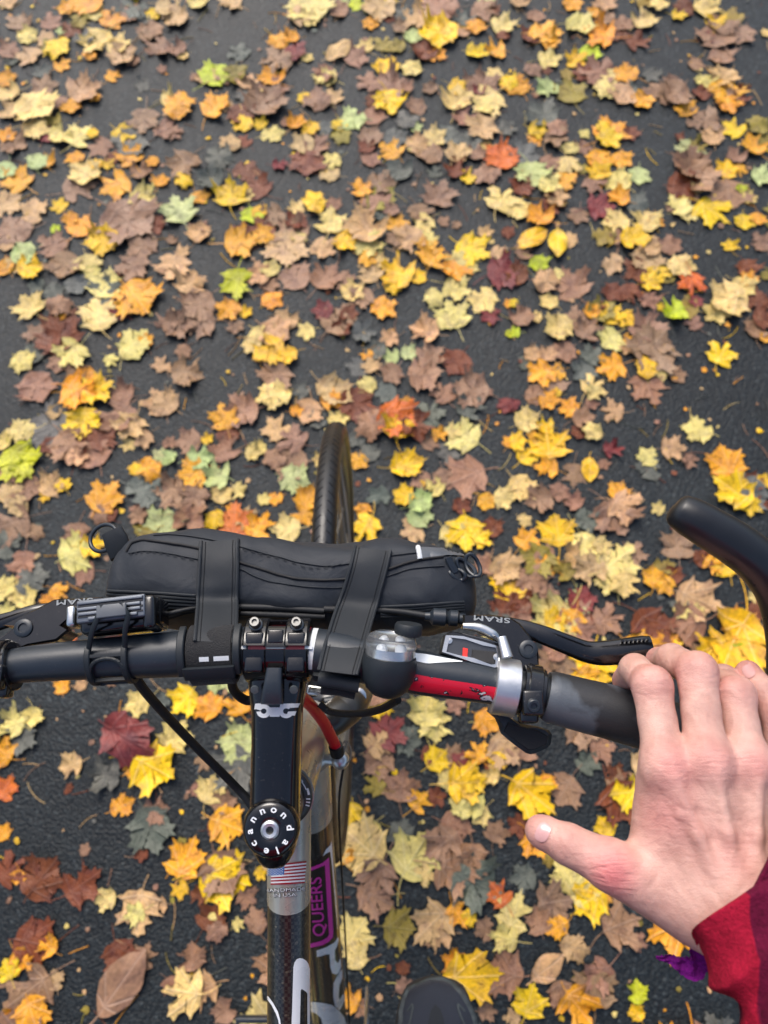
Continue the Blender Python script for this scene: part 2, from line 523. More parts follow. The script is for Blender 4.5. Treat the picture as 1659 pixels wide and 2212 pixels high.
CC = {'Y': ((.86, .52, .004), 'bright yellow'), 'O': ((.82, .35, .012), 'golden orange'), 'R': ((.66, .15, .015), 'red orange'),
      'P': ((.74, .56, .17), 'pale yellow'), 'T': ((.58, .35, .15), 'tan'), 'B': ((.32, .17, .092), 'dusty brown'),
      'D': ((.19, .050, .014), 'dark rust brown'), 'G': ((.52, .56, .01), 'yellow green'), 'L': ((.48, .54, .20), 'pale green'),
      'S': ((.12, .125, .10), 'dull grey green'), 'C': ((.22, .035, .03), 'deep red'), 'K': ((.30, .22, .03), 'olive brown')}
ZL = {'S': 0, 'B': 1, 'D': 1, 'K': 2, 'C': 3, 'T': 3, 'L': 4, 'P': 4, 'O': 5, 'R': 5, 'G': 6, 'Y': 6}
TILES = []
LEAF_TEXT = """
A 0 0 1.659
50 20 110 T; 560 25 200 O; 440 70 100 O; 850 15 90 Y; 610 90 110 P; 130 160 140 B; 330 150 130 B; 530 150 130 K; 730 140 150 O; 860 95 130 B; 940 140 80 S; 1000 100 90 Y; 1090 60 150 T; 1280 25 110 P; 1150 130 160 T; 1500 25 140 T; 180 245 120 P; 400 210 60 L; 470 220 120 D; 300 260 120 T; 380 320 160 Y; 640 280 200 P; 590 240 70 L; 760 300 150 P; 980 200 130 B; 950 240 100 B; 1040 310 170 B; 1150 330 120 B; 1190 370 70 P; 60 340 130 B; 200 370 150 T; 80 400 90 S; 590 370 90 O; 800 370 180 T; 730 500 90 O; 870 400 80 B; 400 430 100 O; 280 480 110 S; 40 520 120 O; 280 570 150 B; 1050 455 60 B; 930 555 90 S; 1390 500 170 G; 1260 505 60 B; 1530 490 150 K; 1600 540 120 T; 1580 620 90 S; 60 610 130 P; 540 600 210 T; 620 640 80 O; 470 700 110 O; 380 670 110 B; 1090 650 100 P; 1160 710 200 O; 1400 710 170 O; 1560 740 150 D; 1580 810 130 Y; 1480 690 80 T
240 720 220 P; 60 730 130 T; 350 780 90 K; 230 850 170 P; 300 890 110 C; 940 780 190 B; 1080 840 150 B; 1130 870 90 B; 800 870 130 Y; 400 890 140 P; 520 900 170 P; 610 880 80 Y; 650 950 140 B; 50 890 100 O; 90 940 150 B; 850 930 180 S; 1500 940 130 T; 1590 920 90 D; 850 1030 160 O; 500 1040 110 O; 700 1070 80 Y; 740 1030 90 D; 990 1050 80 O; 250 1060 130 L; 310 1060 100 O; 40 1100 120 L; 120 1180 190 O; 560 1130 200 P; 500 1230 200 B; 630 1080 80 Y; 760 1200 190 O; 910 1120 120 B; 1200 1070 200 B; 1040 1180 90 O; 1190 1180 110 Y; 1370 1180 170 S; 1420 1030 160 S; 1590 1120 150 D; 930 1290 170 P; 1290 1280 100 O; 1170 1380 200 L; 1500 1280 180 Y; 1600 1270 80 P; 390 1340 100 Y; 230 1380 170 T; 40 1340 190 T; 460 1420 90 O; 520 1480 150 O; 360 1490 60 G; 100 1500 220 B; 830 1440 280 B; 1000 1460 130 D; 770 1370 110 B; 680 1570 190 Y; 1310 1470 80 B; 1550 1580 200 O; 1630 1400 110 G; 1560 1510 130 D; 930 1590 190 B; 350 1600 170 B; 170 1640 140 L; 50 1590 110 T; 1120 1560 70 B; 1180 1640 80 T
B 1000 0 1.659
340 60 220 P; 280 120 150 T; 350 140 110 P; 570 15 70 L; 660 30 110 G; 540 75 120 B; 800 50 190 T; 860 120 60 D; 740 160 90 O; 870 10 80 Y; 1180 60 220 B; 1050 120 160 T; 960 100 110 S; 940 180 90 B; 1270 60 90 D; 1090 10 60 Y; 1470 80 180 B; 1540 65 80 D; 1490 20 100 L; 1350 140 130 S; 1420 185 110 O; 1590 170 150 P; 1600 240 90 D; 1190 230 230 Y; 1020 240 110 L; 1330 210 110 T; 150 280 120 O; 230 260 100 O; 250 350 130 C; 150 400 180 B; 330 380 70 P; 530 350 170 Tv; 640 380 140 B; 710 310 100 P; 830 300 120 K; 920 310 100 K; 850 440 140 Y; 1010 460 130 P; 1100 340 160 D; 1170 370 110 O; 1420 350 130 Y; 1560 340 130 O; 460 520 140 P; 110 520 140 O; 100 600 180 B; 20 610 60 P; 60 680 220 B; 400 660 170 B; 500 640 120 T; 310 640 80 Y; 740 540 150 B; 870 570 180 B; 980 580 90 B; 1130 580 100 B; 860 670 170 Y; 770 660 120 D; 1040 700 120 B; 630 780 160 L; 760 760 130 B; 980 790 150 S; 1030 830 80 L; 1300 570 120 Y; 1460 560 180 B; 1440 600 90 C; 1550 490 110 P; 1630 550 110 Y; 1290 660 170 P; 1500 660 200 P; 1480 700 120 P; 1350 770 130 B; 1470 840 180 T; 1620 840 110 S; 260 810 110 O; 360 840 110 Y; 200 800 70 B; 100 880 130 P; 30 810 80 Y; 440 840 100 S; 540 820 90 Y; 550 880 130 K; 740 900 150 B; 720 960 100 D; 880 990 140 O; 900 900 150 S; 1040 950 130 T; 1150 900 140 P; 1130 1000 150 B; 1000 960 70 P; 1240 880 140 S; 1370 930 140 S; 1300 1010 150 T; 1420 1000 120 B; 1490 950 80 P; 1590 1030 180 R
310 940 140 T; 390 960 150 B; 330 1060 180 D; 150 1075 90 C; 500 1050 110 P; 480 1130 130 T; 740 1040 110 B; 930 1110 150 S; 1160 1120 90 S; 1300 1110 140 D; 1380 1160 100 Y; 1500 1140 160 B; 800 1200 180 B; 680 1240 130 O; 780 1300 160 B; 1180 1280 190 B; 1590 1320 190 P; 380 1330 160 Y; 270 1350 100 P; 500 1330 90 B; 120 1400 150 B; 270 1440 140 D; 480 1450 190 P; 60 1480 150 D; 50 1540 120 O; 240 1520 190 B; 280 1550 80 P; 190 1610 220 T; 430 1610 160 T; 720 1490 240 T; 580 1570 150 Y; 720 1590 170 P; 910 1460 130 O; 880 1370 90 B; 820 1400 100 S; 1060 1380 150 B; 1090 1450 130 P; 1220 1440 80 B; 1000 1560 180 T; 1110 1560 100 P; 1100 1630 160 O; 1300 1460 60 B; 1480 1510 90 T; 1390 1620 200 Y; 1630 1510 80 D; 1570 1640 110 T; 20 1380 90 Y; 900 1560 120 B
C 2000 0 1.659
50 20 110 T; 390 30 130 O; 600 30 130 T; 530 90 90 O; 150 110 90 B; 850 20 120 K; 950 50 120 P; 1110 60 130 D; 1250 60 150 P; 1070 110 90 Y; 1300 155 110 Y; 1420 120 140 K; 840 145 150 P; 430 180 160 P; 600 120 110 B; 710 170 120 B; 120 240 120 D; 200 230 180 O; 240 290 110 O; 580 240 170 O; 690 220 110 D; 800 280 140 D; 500 350 130 G; 1330 250 190 B; 1260 260 80 C; 1490 230 160 B; 1350 370 140 B; 1190 425 90 B; 1640 220 60 P; 230 390 150 P; 410 400 130 Y; 360 490 100 K; 130 460 110 B; 220 460 60 D; 560 480 200 B; 460 480 120 D; 20 560 130 O; 70 580 90 O; 230 590 130 L; 150 620 40 B; 380 610 170 K; 590 590 140 P; 640 510 120 P; 740 490 140 O; 710 620 150 T; 750 590 110 S; 900 490 110 S; 840 660 140 O; 940 610 170 B; 1050 620 170 B; 1040 540 110 B; 1130 715 110 O; 1250 790 200 B; 1240 530 100 P; 1370 520 160 T; 1380 600 220 O; 1230 610 110 D; 1390 690 130 O; 1480 640 110 D; 1440 840 140 Y; 1590 830 140 K; 1630 920 110 K; 1560 960 140 O; 200 750 180 S; 160 850 120 Y; 290 850 140 B; 270 900 140 B; 140 910 90 O; 470 870 70 P; 380 970 90 P; 460 960 100 B; 630 870 190 O; 620 910 160 Y; 760 870 100 D; 580 830 90 Y; 80 1010 180 S; 10 1040 60 R; 560 1040 150 O; 700 1040 120 O; 360 1080 150 P; 240 1060 120 B; 560 1130 130 Y; 450 1100 80 K; 560 1190 90 O; 120 1130 180 L; 230 1210 140 P; 350 1180 140 O; 60 1210 120 D; 280 1290 140 T; 270 1340 150 D; 320 1320 60 K; 820 1140 120 L; 690 1180 140 P; 1150 990 150 L; 1180 960 110 K; 1080 900 60 D; 1290 900 120 T; 1150 1100 230 B; 1180 1170 220 B; 1100 1220 180 D; 1190 1240 80 P; 1380 1110 130 Y; 1470 1100 90 O; 1450 1020 110 B; 1400 1250 200 B; 1480 1230 60 G; 1610 1150 130 L; 1530 1290 90 P; 690 1300 130 O; 800 1330 130 S; 560 1350 160 C; 430 1400 120 B; 1080 1350 150 P; 1130 1380 120 P; 1280 1370 220 Y; 1030 1350 60 B; 1500 1440 110 Y; 1590 1420 90 O; 180 1410 150 O; 40 1370 150 P; 680 1450 150 P; 850 1450 170 P; 930 1440 80 O; 600 1530 140 K; 700 1540 110 B; 780 1570 160 Y; 890 1620 130 T; 1020 1600 140 B; 1410 1600 80 Y; 1620 1580 140 B; 120 1560 200 Yv; 290 1580 190 Yw; 370 1560 100 T; 80 1640 110 B
D 0 1000 1.659
30 80 130 O; 120 60 130 T; 200 90 150 Y; 150 10 140 L; 420 60 180 B; 570 50 130 P; 600 110 90 P; 500 190 150 S; 240 190 110 S; 350 240 130 S; 690 200 190 P; 870 80 200 B; 790 110 70 D; 1130 70 200 T; 1240 190 170 T; 880 280 260 O; 800 360 130 C; 650 400 220 P; 200 340 170 P; 390 340 150 B; 440 390 120 D; 400 400 60 O; 320 440 120 D; 1540 180 210 G; 1490 350 150 O; 1590 370 80 Y; 1290 320 200 B; 1090 430 130 B; 1300 440 220 B; 1530 460 100 B; 230 510 130 B; 400 540 250 D; 330 560 150 D; 150 690 130 P; 230 640 140 S; 480 640 180 P; 380 700 110 B; 720 680 90 P; 870 590 220 P; 950 560 100 O; 1050 710 110 T; 1190 620 100 B; 1630 590 110 P; 240 850 200 B; 500 760 130 B; 570 770 110 O; 520 880 210 O; 630 880 180 Y; 460 930 120 O; 550 1080 190 Y; 360 1020 90 T; 340 1100 230 S; 150 1130 160 P; 30 1210 110 P; 130 1330 240 G; 50 1400 130 T; 150 1400 150 G; 330 1230 100 D; 460 1230 200 B; 500 1310 130 T; 660 1170 170 D; 610 1290 200 B; 800 900 150 B; 780 1040 220 B; 860 1110 180 T; 1040 960 180 T; 1080 960 160 T; 940 1190 110 T; 830 1220 80 P; 890 1390 90 Y; 980 1390 160 O; 1040 1300 100 L; 1100 1310 100 L; 1100 1220 80 B; 1290 1310 150 L; 1230 1200 150 B; 1340 1190 80 Y; 1260 1420 160 O; 1420 1430 160 L; 1460 1060 170 O; 1580 1010 220 B; 1480 1140 150 D; 1460 1270 160 B; 1640 1280 100 P; 1540 1520 100 P; 1440 1550 120 P; 1120 1530 160 B; 1250 1590 220 B; 680 1580 210 O; 420 1490 90 Y; 330 1490 150 T; 290 1560 70 Y; 180 1500 160 B; 60 1550 160 T; 130 1620 120 T; 920 1640 110 B; 1500 1640 60 O
E 1000 1000 1.659
30 130 150 T; 100 100 110 P; 260 140 180 B; 100 290 130 O; 80 190 110 B; 450 150 180 B; 570 160 120 B; 620 240 130 P; 740 120 150 T; 800 40 90 P; 720 30 110 O; 930 130 200 Y; 1050 140 100 Y; 880 210 110 Y; 820 340 150 O; 690 270 150 B; 1150 40 150 O; 1290 90 150 O; 1340 60 170 P; 1590 120 190 C; 1290 210 170 P; 1150 280 130 P; 1470 280 170 P; 1280 400 190 P; 1230 430 130 P; 1520 390 120 C; 1640 310 60 O; 1640 510 60 G; 440 360 120 C; 520 430 200 B; 550 480 110 D; 600 390 110 D; 690 500 150 S; 330 490 110 P; 200 420 140 T; 120 500 180 T; 90 620 180 Y; 40 650 110 O; 210 660 120 Y; 20 520 110 P; 1100 500 160 T; 870 540 110 T; 880 650 100 L; 990 630 110 L; 770 620 140 S; 660 720 120 S; 720 640 80 O; 750 720 100 T; 880 760 120 B; 720 840 110 P; 850 890 130 S; 1120 650 160 B; 1300 690 170 D; 1080 780 200 B; 1400 880 200 B; 1220 900 140 B; 130 780 170 B; 130 920 200 P; 300 880 110 S; 500 880 210 T; 480 940 130 O; 650 960 200 D; 340 1010 160 T; 530 1060 110 P; 260 1010 80 O; 400 1070 120 S; 750 1100 190 B; 900 1060 210 R; 920 1130 160 Y; 970 960 90 O; 1040 1100 180 D; 1130 1040 170 S; 1350 1170 180 P; 1270 1140 100 P; 1120 1210 110 B; 1180 1160 90 O; 1380 1000 150 S; 1500 890 60 B; 1620 970 100 C; 140 1130 150 T; 250 1200 180 B; 130 1320 140 B; 230 1350 220 B; 20 1250 90 P; 240 1450 170 L; 660 1330 110 O; 740 1280 110 S; 660 1180 100 S; 410 1320 70 P; 970 1360 190 Y; 1250 1270 130 S; 1370 1430 240 B; 1070 1450 130 B; 1210 1440 120 B; 1160 1510 120 P; 960 1560 120 Y; 1060 1600 140 L; 1490 1590 100 O; 1600 1570 130 P; 1640 1210 80 O; 330 1580 160 O; 130 1570 90 O; 50 1580 80 P; 1330 1620 110 D; 700 1650 90 O; 800 1560 140 S
F 2000 1000 1.659
170 50 110 G; 30 130 130 D; 210 180 180 T; 240 300 110 P; 390 200 200 B; 290 120 80 P; 50 400 130 B; 160 400 70 P; 300 470 170 P; 20 500 70 G; 10 310 60 Y; 510 370 100 O; 550 330 90 D; 640 390 130 Y; 740 410 110 Y; 650 50 140 T; 820 100 160 D; 890 180 130 Y; 940 120 120 Y; 870 20 170 T; 1080 80 180 P; 1000 130 110 K; 1150 180 150 R; 1190 300 80 C; 650 240 120 D; 760 240 130 D; 880 290 110 B; 1050 370 150 G; 960 330 60 Y; 1140 340 120 K; 1180 440 110 B; 1520 80 130 D; 1530 160 110 O; 1400 290 240 P; 1480 210 140 P; 1320 370 160 P; 1580 300 170 D; 1620 420 130 D; 1580 480 130 B; 1630 540 80 O; 1640 130 60 K; 860 480 220 B; 900 580 180 B; 740 540 60 O; 640 540 140 P; 480 500 150 B; 520 540 50 D; 420 420 150 B; 740 600 90 T; 900 620 250 B; 1000 620 60 Y; 1350 650 160 Y; 650 720 170 O; 860 740 150 Y; 880 850 200 B; 960 740 120 P; 1060 770 110 B; 510 650 130 S; 470 750 140 S; 520 860 150 P; 530 890 100 P; 190 770 150 O; 290 760 100 O; 130 640 100 T; 230 640 100 T; 340 620 130 B; 240 830 200 B; 90 700 90 S; 140 910 110 B; 230 940 120 O; 290 890 60 Y; 370 990 120 O; 510 960 80 B; 10 970 80 C; 660 1010 130 T; 90 1070 150 P; 220 1110 110 Y; 230 1230 220 Y; 30 1210 100 Y; 90 1300 110 Y; 130 1160 80 O; 230 1380 140 O; 520 1150 130 P; 450 1060 120 B; 430 1150 90 D; 640 1260 110 C; 500 1380 150 Yw; 590 1350 70 B; 1210 1130 180 P; 1030 1250 140 T; 1150 1330 90 B; 880 1310 120 P; 890 1380 160 S; 400 1410 140 B; 60 1500 160 P; 180 1580 160 B; 300 1530 110 B; 400 1600 120 B; 1390 1350 220 O; 1440 1540 250 Y; 1530 1620 120 Y; 1560 1470 110 D; 1620 1480 110 Y; 680 1540 120 O; 740 1600 140 T; 950 1640 80 P; 1600 1600 100 D; 620 1630 80 B
G 0 2500 1.4745
360 270 90 O; 470 260 60 T; 640 240 60 B; 100 470 160 P; 200 440 100 P; 130 560 150 S; 30 650 150 O; 740 560 300 C; 800 360 130 P; 880 730 230 Y; 760 740 100 O; 1010 560 160 P; 940 350 90 S; 1070 340 150 Y; 1210 380 140 O; 1380 370 140 O; 1380 590 170 L; 1170 700 90 B; 420 720 110 T; 400 850 40 D; 620 770 180 S; 30 860 130 R; 700 960 120 O; 890 980 130 B; 1210 870 130 P; 1290 940 120 B; 1300 1060 170 O; 1240 1080 90 D; 1130 860 60 B; 20 1110 80 O; 490 1210 60 B; 820 1230 70 D; 60 1330 160 D; 110 1360 70 O; 1070 1270 220 O; 1280 1370 240 Y; 1040 1430 90 Y; 620 1490 120 P; 810 1540 200 T; 790 1570 110 P; 920 1530 90 T; 1210 1600 160 D; 1150 1470 90 D; 1370 1640 60 P; 1480 1620 130 B; 1420 1470 100 B; 1260 1670 120 B; 200 1740 220 D; 290 1760 110 O; 130 1830 130 O; 60 1900 110 Y; 180 2010 260 B; 330 1960 100 T; 200 2150 200 O; 700 1980 350 Bx; 830 1830 120 B; 1110 1830 130 B; 1080 2020 220 P; 1180 2010 160 T; 980 1980 90 B; 1300 2130 120 B; 1480 2170 100 K; 60 2180 110 O; 1500 1340 70 Y
H 1250 2500 1.327
550 370 160 P; 600 440 130 P; 300 340 120 Y; 860 420 110 O; 700 330 90 B; 950 560 150 T; 1050 560 130 B; 820 590 110 O; 880 620 80 D; 600 620 110 Y; 560 590 80 D; 350 480 150 C; 290 540 120 T; 310 630 140 B; 450 520 110 S; 420 770 150 B; 690 600 100 B; 740 640 110 C; 740 740 170 Y; 790 720 120 Y; 890 700 80 P; 660 720 90 P; 920 620 80 Y; 1080 790 220 Y; 1270 770 140 B; 1170 740 90 O; 1530 700 100 D; 1590 790 140 Y; 1350 460 150 B; 1450 550 130 B; 1380 640 120 S; 510 840 100 O; 600 810 90 D; 290 750 100 K; 160 890 110 Y; 220 1060 220 P; 260 980 110 P; 130 1120 80 O; 790 850 130 P; 730 870 110 P; 830 900 90 P; 910 1000 100 B; 700 960 140 B; 480 1130 200 P; 540 1210 90 P; 640 1050 160 B; 680 1180 200 B; 780 1130 170 B; 790 1250 220 S; 420 1000 110 S; 1030 960 100 D; 1110 1050 120 O; 1190 1130 70 K; 1480 970 100 Y; 1280 1230 150 P; 1340 1290 150 P; 1400 1340 170 Y; 1460 1330 90 O; 1060 1230 130 S; 930 1320 110 R; 1000 1420 170 P; 960 1540 130 P; 300 1220 180 B; 280 1320 170 B; 590 1460 190 T; 620 1540 120 T; 710 1410 110 O; 770 1430 80 Y; 400 1490 150 K; 180 1530 150 P; 190 1640 120 P; 860 1500 100 B; 1130 1460 130 B; 1230 1480 110 O; 1310 1590 130 T; 1170 1700 180 Tv; 1450 1730 150 B; 1200 1360 170 B; 770 1740 240 Y; 700 1670 110 O; 870 1770 90 O; 960 1720 180 B; 1080 1880 150 Y; 1320 1880 170 O; 1250 1830 120 B; 1640 1830 90 G; 1640 1930 70 Y; 430 1700 60 D; 430 1790 80 B; 160 1860 110 O; 210 1900 80 B; 860 1920 90 B; 1000 1960 80 T; 1540 1480 170 B; 1640 1560 80 B
I 1700 1900 1.276
150 230 150 Y; 80 230 110 P; 220 260 100 Y; 280 210 90 D; 440 170 70 P; 450 270 110 O; 610 230 150 Y; 240 390 90 B; 340 410 130 T; 380 440 90 T; 530 370 150 B; 560 400 110 O; 480 470 140 B; 640 420 110 K; 700 350 120 T; 740 290 110 P; 750 170 120 S; 890 380 180 P; 820 300 90 P; 860 480 110 P; 940 490 110 P; 980 340 120 B; 880 150 180 B; 930 110 150 T; 770 420 150 T; 1080 460 100 O; 1140 490 90 O; 1180 450 90 D; 1130 400 90 K; 1240 340 40 D; 1330 360 100 D; 1440 400 130 Y; 1370 390 90 O; 1590 550 60 P; 1250 600 130 S; 1220 620 70 P; 1300 620 70 P; 1600 620 100 D; 1490 760 260 Y; 1380 800 150 Y; 1540 860 150 G; 1500 690 140 O; 1150 760 100 O; 1200 790 60 O; 1300 820 60 B; 350 600 130 D; 440 590 120 D; 420 640 90 B; 590 670 100 Y; 680 670 120 O; 740 660 90 D; 850 670 140 B; 720 570 120 C; 640 620 80 P; 560 540 90 B; 500 720 90 D; 800 900 200 Y; 750 950 110 O; 600 820 120 B; 540 880 110 B; 640 900 110 B; 1410 920 60 Y; 1040 640 40 D
J 0 2000 1.659
90 80 240 B; 230 130 110 B; 500 150 180 B; 50 220 180 S; 210 450 200 S; 30 500 130 P; 110 500 140 P; 490 280 200 P; 600 230 150 Y; 550 390 140 B; 380 520 110 O; 310 570 80 O; 40 640 100 P; 170 560 130 P; 650 20 130 B; 1050 90 210 L; 1230 60 180 B; 1400 60 130 Y; 1520 90 230 R; 1600 40 120 T; 900 30 110 B; 700 10 130 D; 440 820 90 R
K 900 2000 1.508
170 100 150 O; 340 100 150 P; 430 20 110 O; 800 90 170 Y; 1110 30 130 L; 1080 110 130 T
"""
def parse_leaves():
    out = []
    ox = oy = 0; sc = 1
    for line in LEAF_TEXT.strip().split('\n'):
        if ';' not in line:
            _, ox, oy, sc = line.split(); ox = float(ox); oy = float(oy); sc = float(sc); continue
        for it in line.split(';'):
            p = it.split()
            if len(p) < 4: continue
            x, y, d, c = float(p[0]), float(p[1]), float(p[2]), p[3]
            out.append(((ox + x / sc) / 1.80832, (oy + y / sc) / 1.80832, d / sc / 1.80832, c))
    return out

leaves = []
for (px, py, d, code) in parse_leaves():
    P = at(px, py, 0.0)
    P2 = at(px + d, py, 0.0)
    leaves.append([P.x, P.y, (P2 - P).length * 1.23, code[0], code[1:], px, py])
leaves.sort(key=lambda l: ZL[l[3]] + rng.uniform(0, 1.2))
# how high each lies: on top of whatever it overlaps
for i, l in enumerate(leaves):
    h = 0
    for k in range(i):
        q = leaves[k]
        if math.hypot(l[0] - q[0], l[1] - q[1]) < (l[2] + q[2]) * 0.36: h = max(h, q[7] + 1)
    l.append(min(h, 7))
order = sorted(range(len(leaves)), key=lambda i: -leaves[i][2])
keep = set(order[:290])

def jitter(col, s=.10):
    k = 1 + rng.uniform(-s, s)
    return tuple(max(.004, min(.95, c * k * (1 + rng.uniform(-.07, .07)))) for c in col)

def size_word(d): return 'large' if d > .145 else ('small' if d < .107 else 'mid-sized')
ROWS = [(150, 'along the top edge'), (330, 'near the top'), (520, 'high up'), (700, 'beyond the wheel'),
        (890, 'above wheel height'), (1130, 'at wheel height'), (1420, 'at bag height'),
        (1650, 'below the handlebar'), (1900, 'at stem cap height'), (2300, 'near the bottom edge')]
COLS = [(150, 'far left'), (360, 'left'), (560, 'left of the wheel'), (760, 'ahead of wheel'), (960, 'right of the wheel'),
        (1200, 'right of centre'), (1430, 'right'), (1700, 'far right')]
def where(px, py):
    r = next(w for lim, w in ROWS if py < lim); c = next(w for lim, w in COLS if px < lim)
    return c + ' ' + r
def cw(l): return CC[l[3]][1]
kindof = lambda l: 'oval' if l[4] else 'maple'
idx = [i for i in range(len(leaves)) if i in keep]
lab = {}
for i in idx:
    l = leaves[i]
    lab[i] = f"{size_word(l[2])} {cw(l)} {kindof(l)} leaf {where(l[5], l[6])}"
def groups():
    g = {}
    for i in idx: g.setdefault(lab[i], []).append(i)
    return [v for v in g.values() if len(v) > 1]
for v in groups():      # say what it touches
    for i in v:
        l = leaves[i]
        near = sorted((math.hypot(l[0] - leaves[k][0], l[1] - leaves[k][1]), k) for k in range(len(leaves)) if k != i and leaves[k][3] != l[3])
        lab[i] = f"{size_word(l[2])} {cw(l)} {kindof(l)} leaf by {cw(leaves[near[0][1]])} {where(l[5], l[6])}"
for v in groups():
    v.sort(key=lambda i: leaves[i][6])
    words = ['upper', 'lower'] if len(v) == 2 else (['upper', 'middle', 'lower'] if len(v) == 3 else ['topmost', 'second', 'third', 'lowest'])
    for w, i in zip(words, v): lab[i] = w + ' ' + lab[i]

for i in idx:      # keep each phrase short
    w = lab[i].split()
    if len(lab[i].replace('-', ' ').split()) > 15:
        lab[i] = lab[i].replace('maple leaf ', 'leaf ').replace(' yellow one', ' yellow').replace('the handlebar bag', 'bag').replace(' the ', ' ')
litter = MB(); lit_col = []; lit_uv = []
def put_leaf(i, l, single):
    ov = bool(l[4])
    me = rng.choice(OVALS) if ov else rng.choice(MAPLES)
    x, y, d, code, fl = l[0], l[1], l[2], l[3], l[4]
    s = d / (0.62 if ov else 1.18)
    if ov: s = d / 1.0
    rz = rng.uniform(0, 6.283)
    if fl == 'w': rz = rng.uniform(-.1, .1) + math.pi
    if fl == 'v': rz = R(-50) + rng.uniform(-.1, .1)
    if fl == 'x': rz = R(-35)
    zz = .0012 + l[7] * .0022
    flip = rng.random() < .35
    col = jitter(CC[code][0])
    M = Matrix.Translation((x, y, zz)) @ Matrix.Rotation(rz, 4, 'Z') @ Matrix.Rotation(rng.uniform(-.05, .05), 4, 'X') @ Matrix.Rotation(rng.uniform(-.05, .05), 4, 'Y')
    sx = s * rng.uniform(.9, 1.08); sy = s * rng.uniform(.94, 1.08)
    zs = s * rng.uniform(.45, 1.2)
    if l[7] > 3: zs *= .6
    return me, M @ Matrix.Diagonal((sx, sy, zs, 1)), col

for i, l in enumerate(leaves):
    me, M, col = put_leaf(i, l, i in keep)
    if i in keep:
        o = bpy.data.objects.new(kindof(l) + '_leaf', me)
        COL.objects.link(o)
        o.matrix_world = M
        o.color = (*col, 1)
        o['label'] = lab[i]; o['category'] = 'leaf'; o['group'] = 'fallen leaves on the road'
    else:
        litter.add([M @ v.co for v in me.vertices], [tuple(p.vertices) for p in me.polygons])
        lit_col += [col] * len(me.vertices)
        lit_uv += [(v.co.x, v.co.y + .3) for v in me.vertices]
# more of them between and beyond, out to where one could look
rl = random.Random(5)
n = 0
while n < 2700:
    x = rl.uniform(-2.6, 2.6); y = rl.uniform(-1.5, 4.6)
    dv = Vector((x, y, -CAMZ)); t = R(TILT)
    dz = -(dv.y * math.sin(t) - dv.z * math.cos(t)) * -1
    px = 829.5 + FPX * dv.x / dz if dz > 0 else 9e9
    py = 1106 - FPX * (dv.y * math.cos(t) + dv.z * math.sin(t)) / dz if dz > 0 else 9e9
    inside = dz > 0 and -40 < px < 1700 and -40 < py < 2260
    n += 1
    hid = inside and ((1180 < py < 1480) or (px > 1300 and py > 1480) or (540 < px < 740 and py > 1480))
    if inside and not hid and rl.random() > .10: continue
    if hid and rl.random() > .6: continue
    code = rl.choice('BBBTTPPOYDDSKL' if (hid or not inside) else 'BBDSSKTB')
    d = rl.uniform(.06, .10) if inside else rl.uniform(.06, .13)
    l = [x, y, d, code, '', 0, 0, 0 if inside else rl.choice((0, 1, 2, 3))]
    me, M, col = put_leaf(-1, l, False)
    litter.add([M @ v.co for v in me.vertices], [tuple(p.vertices) for p in me.polygons])
    lit_col += [col] * len(me.vertices)
    lit_uv += [(v.co.x, v.co.y + .3) for v in me.vertices]
me = to_mesh('leaf_litter', litter.v, litter.f)
ca = me.color_attributes.new('tint', 'FLOAT_COLOR', 'POINT')
buf = np.ones((len(litter.v), 4), dtype=np.float32); buf[:, :3] = np.array(lit_col)
ca.data.foreach_set('color', buf.ravel())
uvl = me.uv_layers.new(name='leaf')
vi = np.empty(len(me.loops), dtype=np.int32); me.loops.foreach_get('vertex_index', vi)
uvl.data.foreach_set('uv', np.array(lit_uv, dtype=np.float32)[vi].ravel())
lit = link('leaf_litter', me, LITTERMAT)
lit['kind'] = 'stuff'; lit['label'] = 'smaller scattered autumn leaves lying among the larger ones on asphalt'; lit['category'] = 'leaves'

# crumbs, stalks and torn bits between the leaves
crumb = MB(); cc = []; cuv = []
for i in range(2600):
    x = rl.uniform(-1.3, 1.3); y = rl.uniform(-.8, 2.6)
    col = jitter(CC[rl.choice('BBTTDPOYKS')][0], .2)
    a = rl.uniform(0, 6.283); r_ = rl.uniform(.002, .008); z0 = rl.uniform(.0008, .0022)
    if rl.random() < .42:       # stalk
        L_ = rl.uniform(.02, .06); n_ = 5; b_ = rl.uniform(-.5, .5); vs = []
        for k in range(n_ + 1):
            t = k / n_; aa = a + b_ * t; px_ = x + L_ * t * math.cos(aa); py_ = y + L_ * t * math.sin(aa)
            vs += [(px_ - .0008 * math.sin(aa), py_ + .0008 * math.cos(aa), z0), (px_, py_, z0 + .0014), (px_ + .0008 * math.sin(aa), py_ - .0008 * math.cos(aa), z0)]
        fs = [(3 * k + q, 3 * k + q + 1, 3 * k + q + 4, 3 * k + q + 3) for k in range(n_) for q in (0, 1)]
    else:
        n_ = rl.randint(5, 7); vs = [(x, y, z0 + r_ * .25)]
        for k in range(n_):
            q = a + 6.283 * k / n_; rr = r_ * rl.uniform(.5, 1.3); vs.append((x + rr * math.cos(q), y + rr * math.sin(q), z0 + r_ * rl.uniform(0, .3)))
        fs = [(0, 1 + k, 1 + (k + 1) % n_) for k in range(n_)]
    crumb.add(vs, fs); cc += [col] * len(vs); cuv += [((v[0] * 20) % 3, (v[1] * 20) % 3) for v in vs]
me = to_mesh('leaf_crumbs', crumb.v, crumb.f)
ca = me.color_attributes.new('tint', 'FLOAT_COLOR', 'POINT')
buf = np.ones((len(crumb.v), 4), dtype=np.float32); buf[:, :3] = np.array(cc); ca.data.foreach_set('color', buf.ravel())
uvl = me.uv_layers.new(name='leaf'); vi = np.empty(len(me.loops), dtype=np.int32); me.loops.foreach_get('vertex_index', vi)
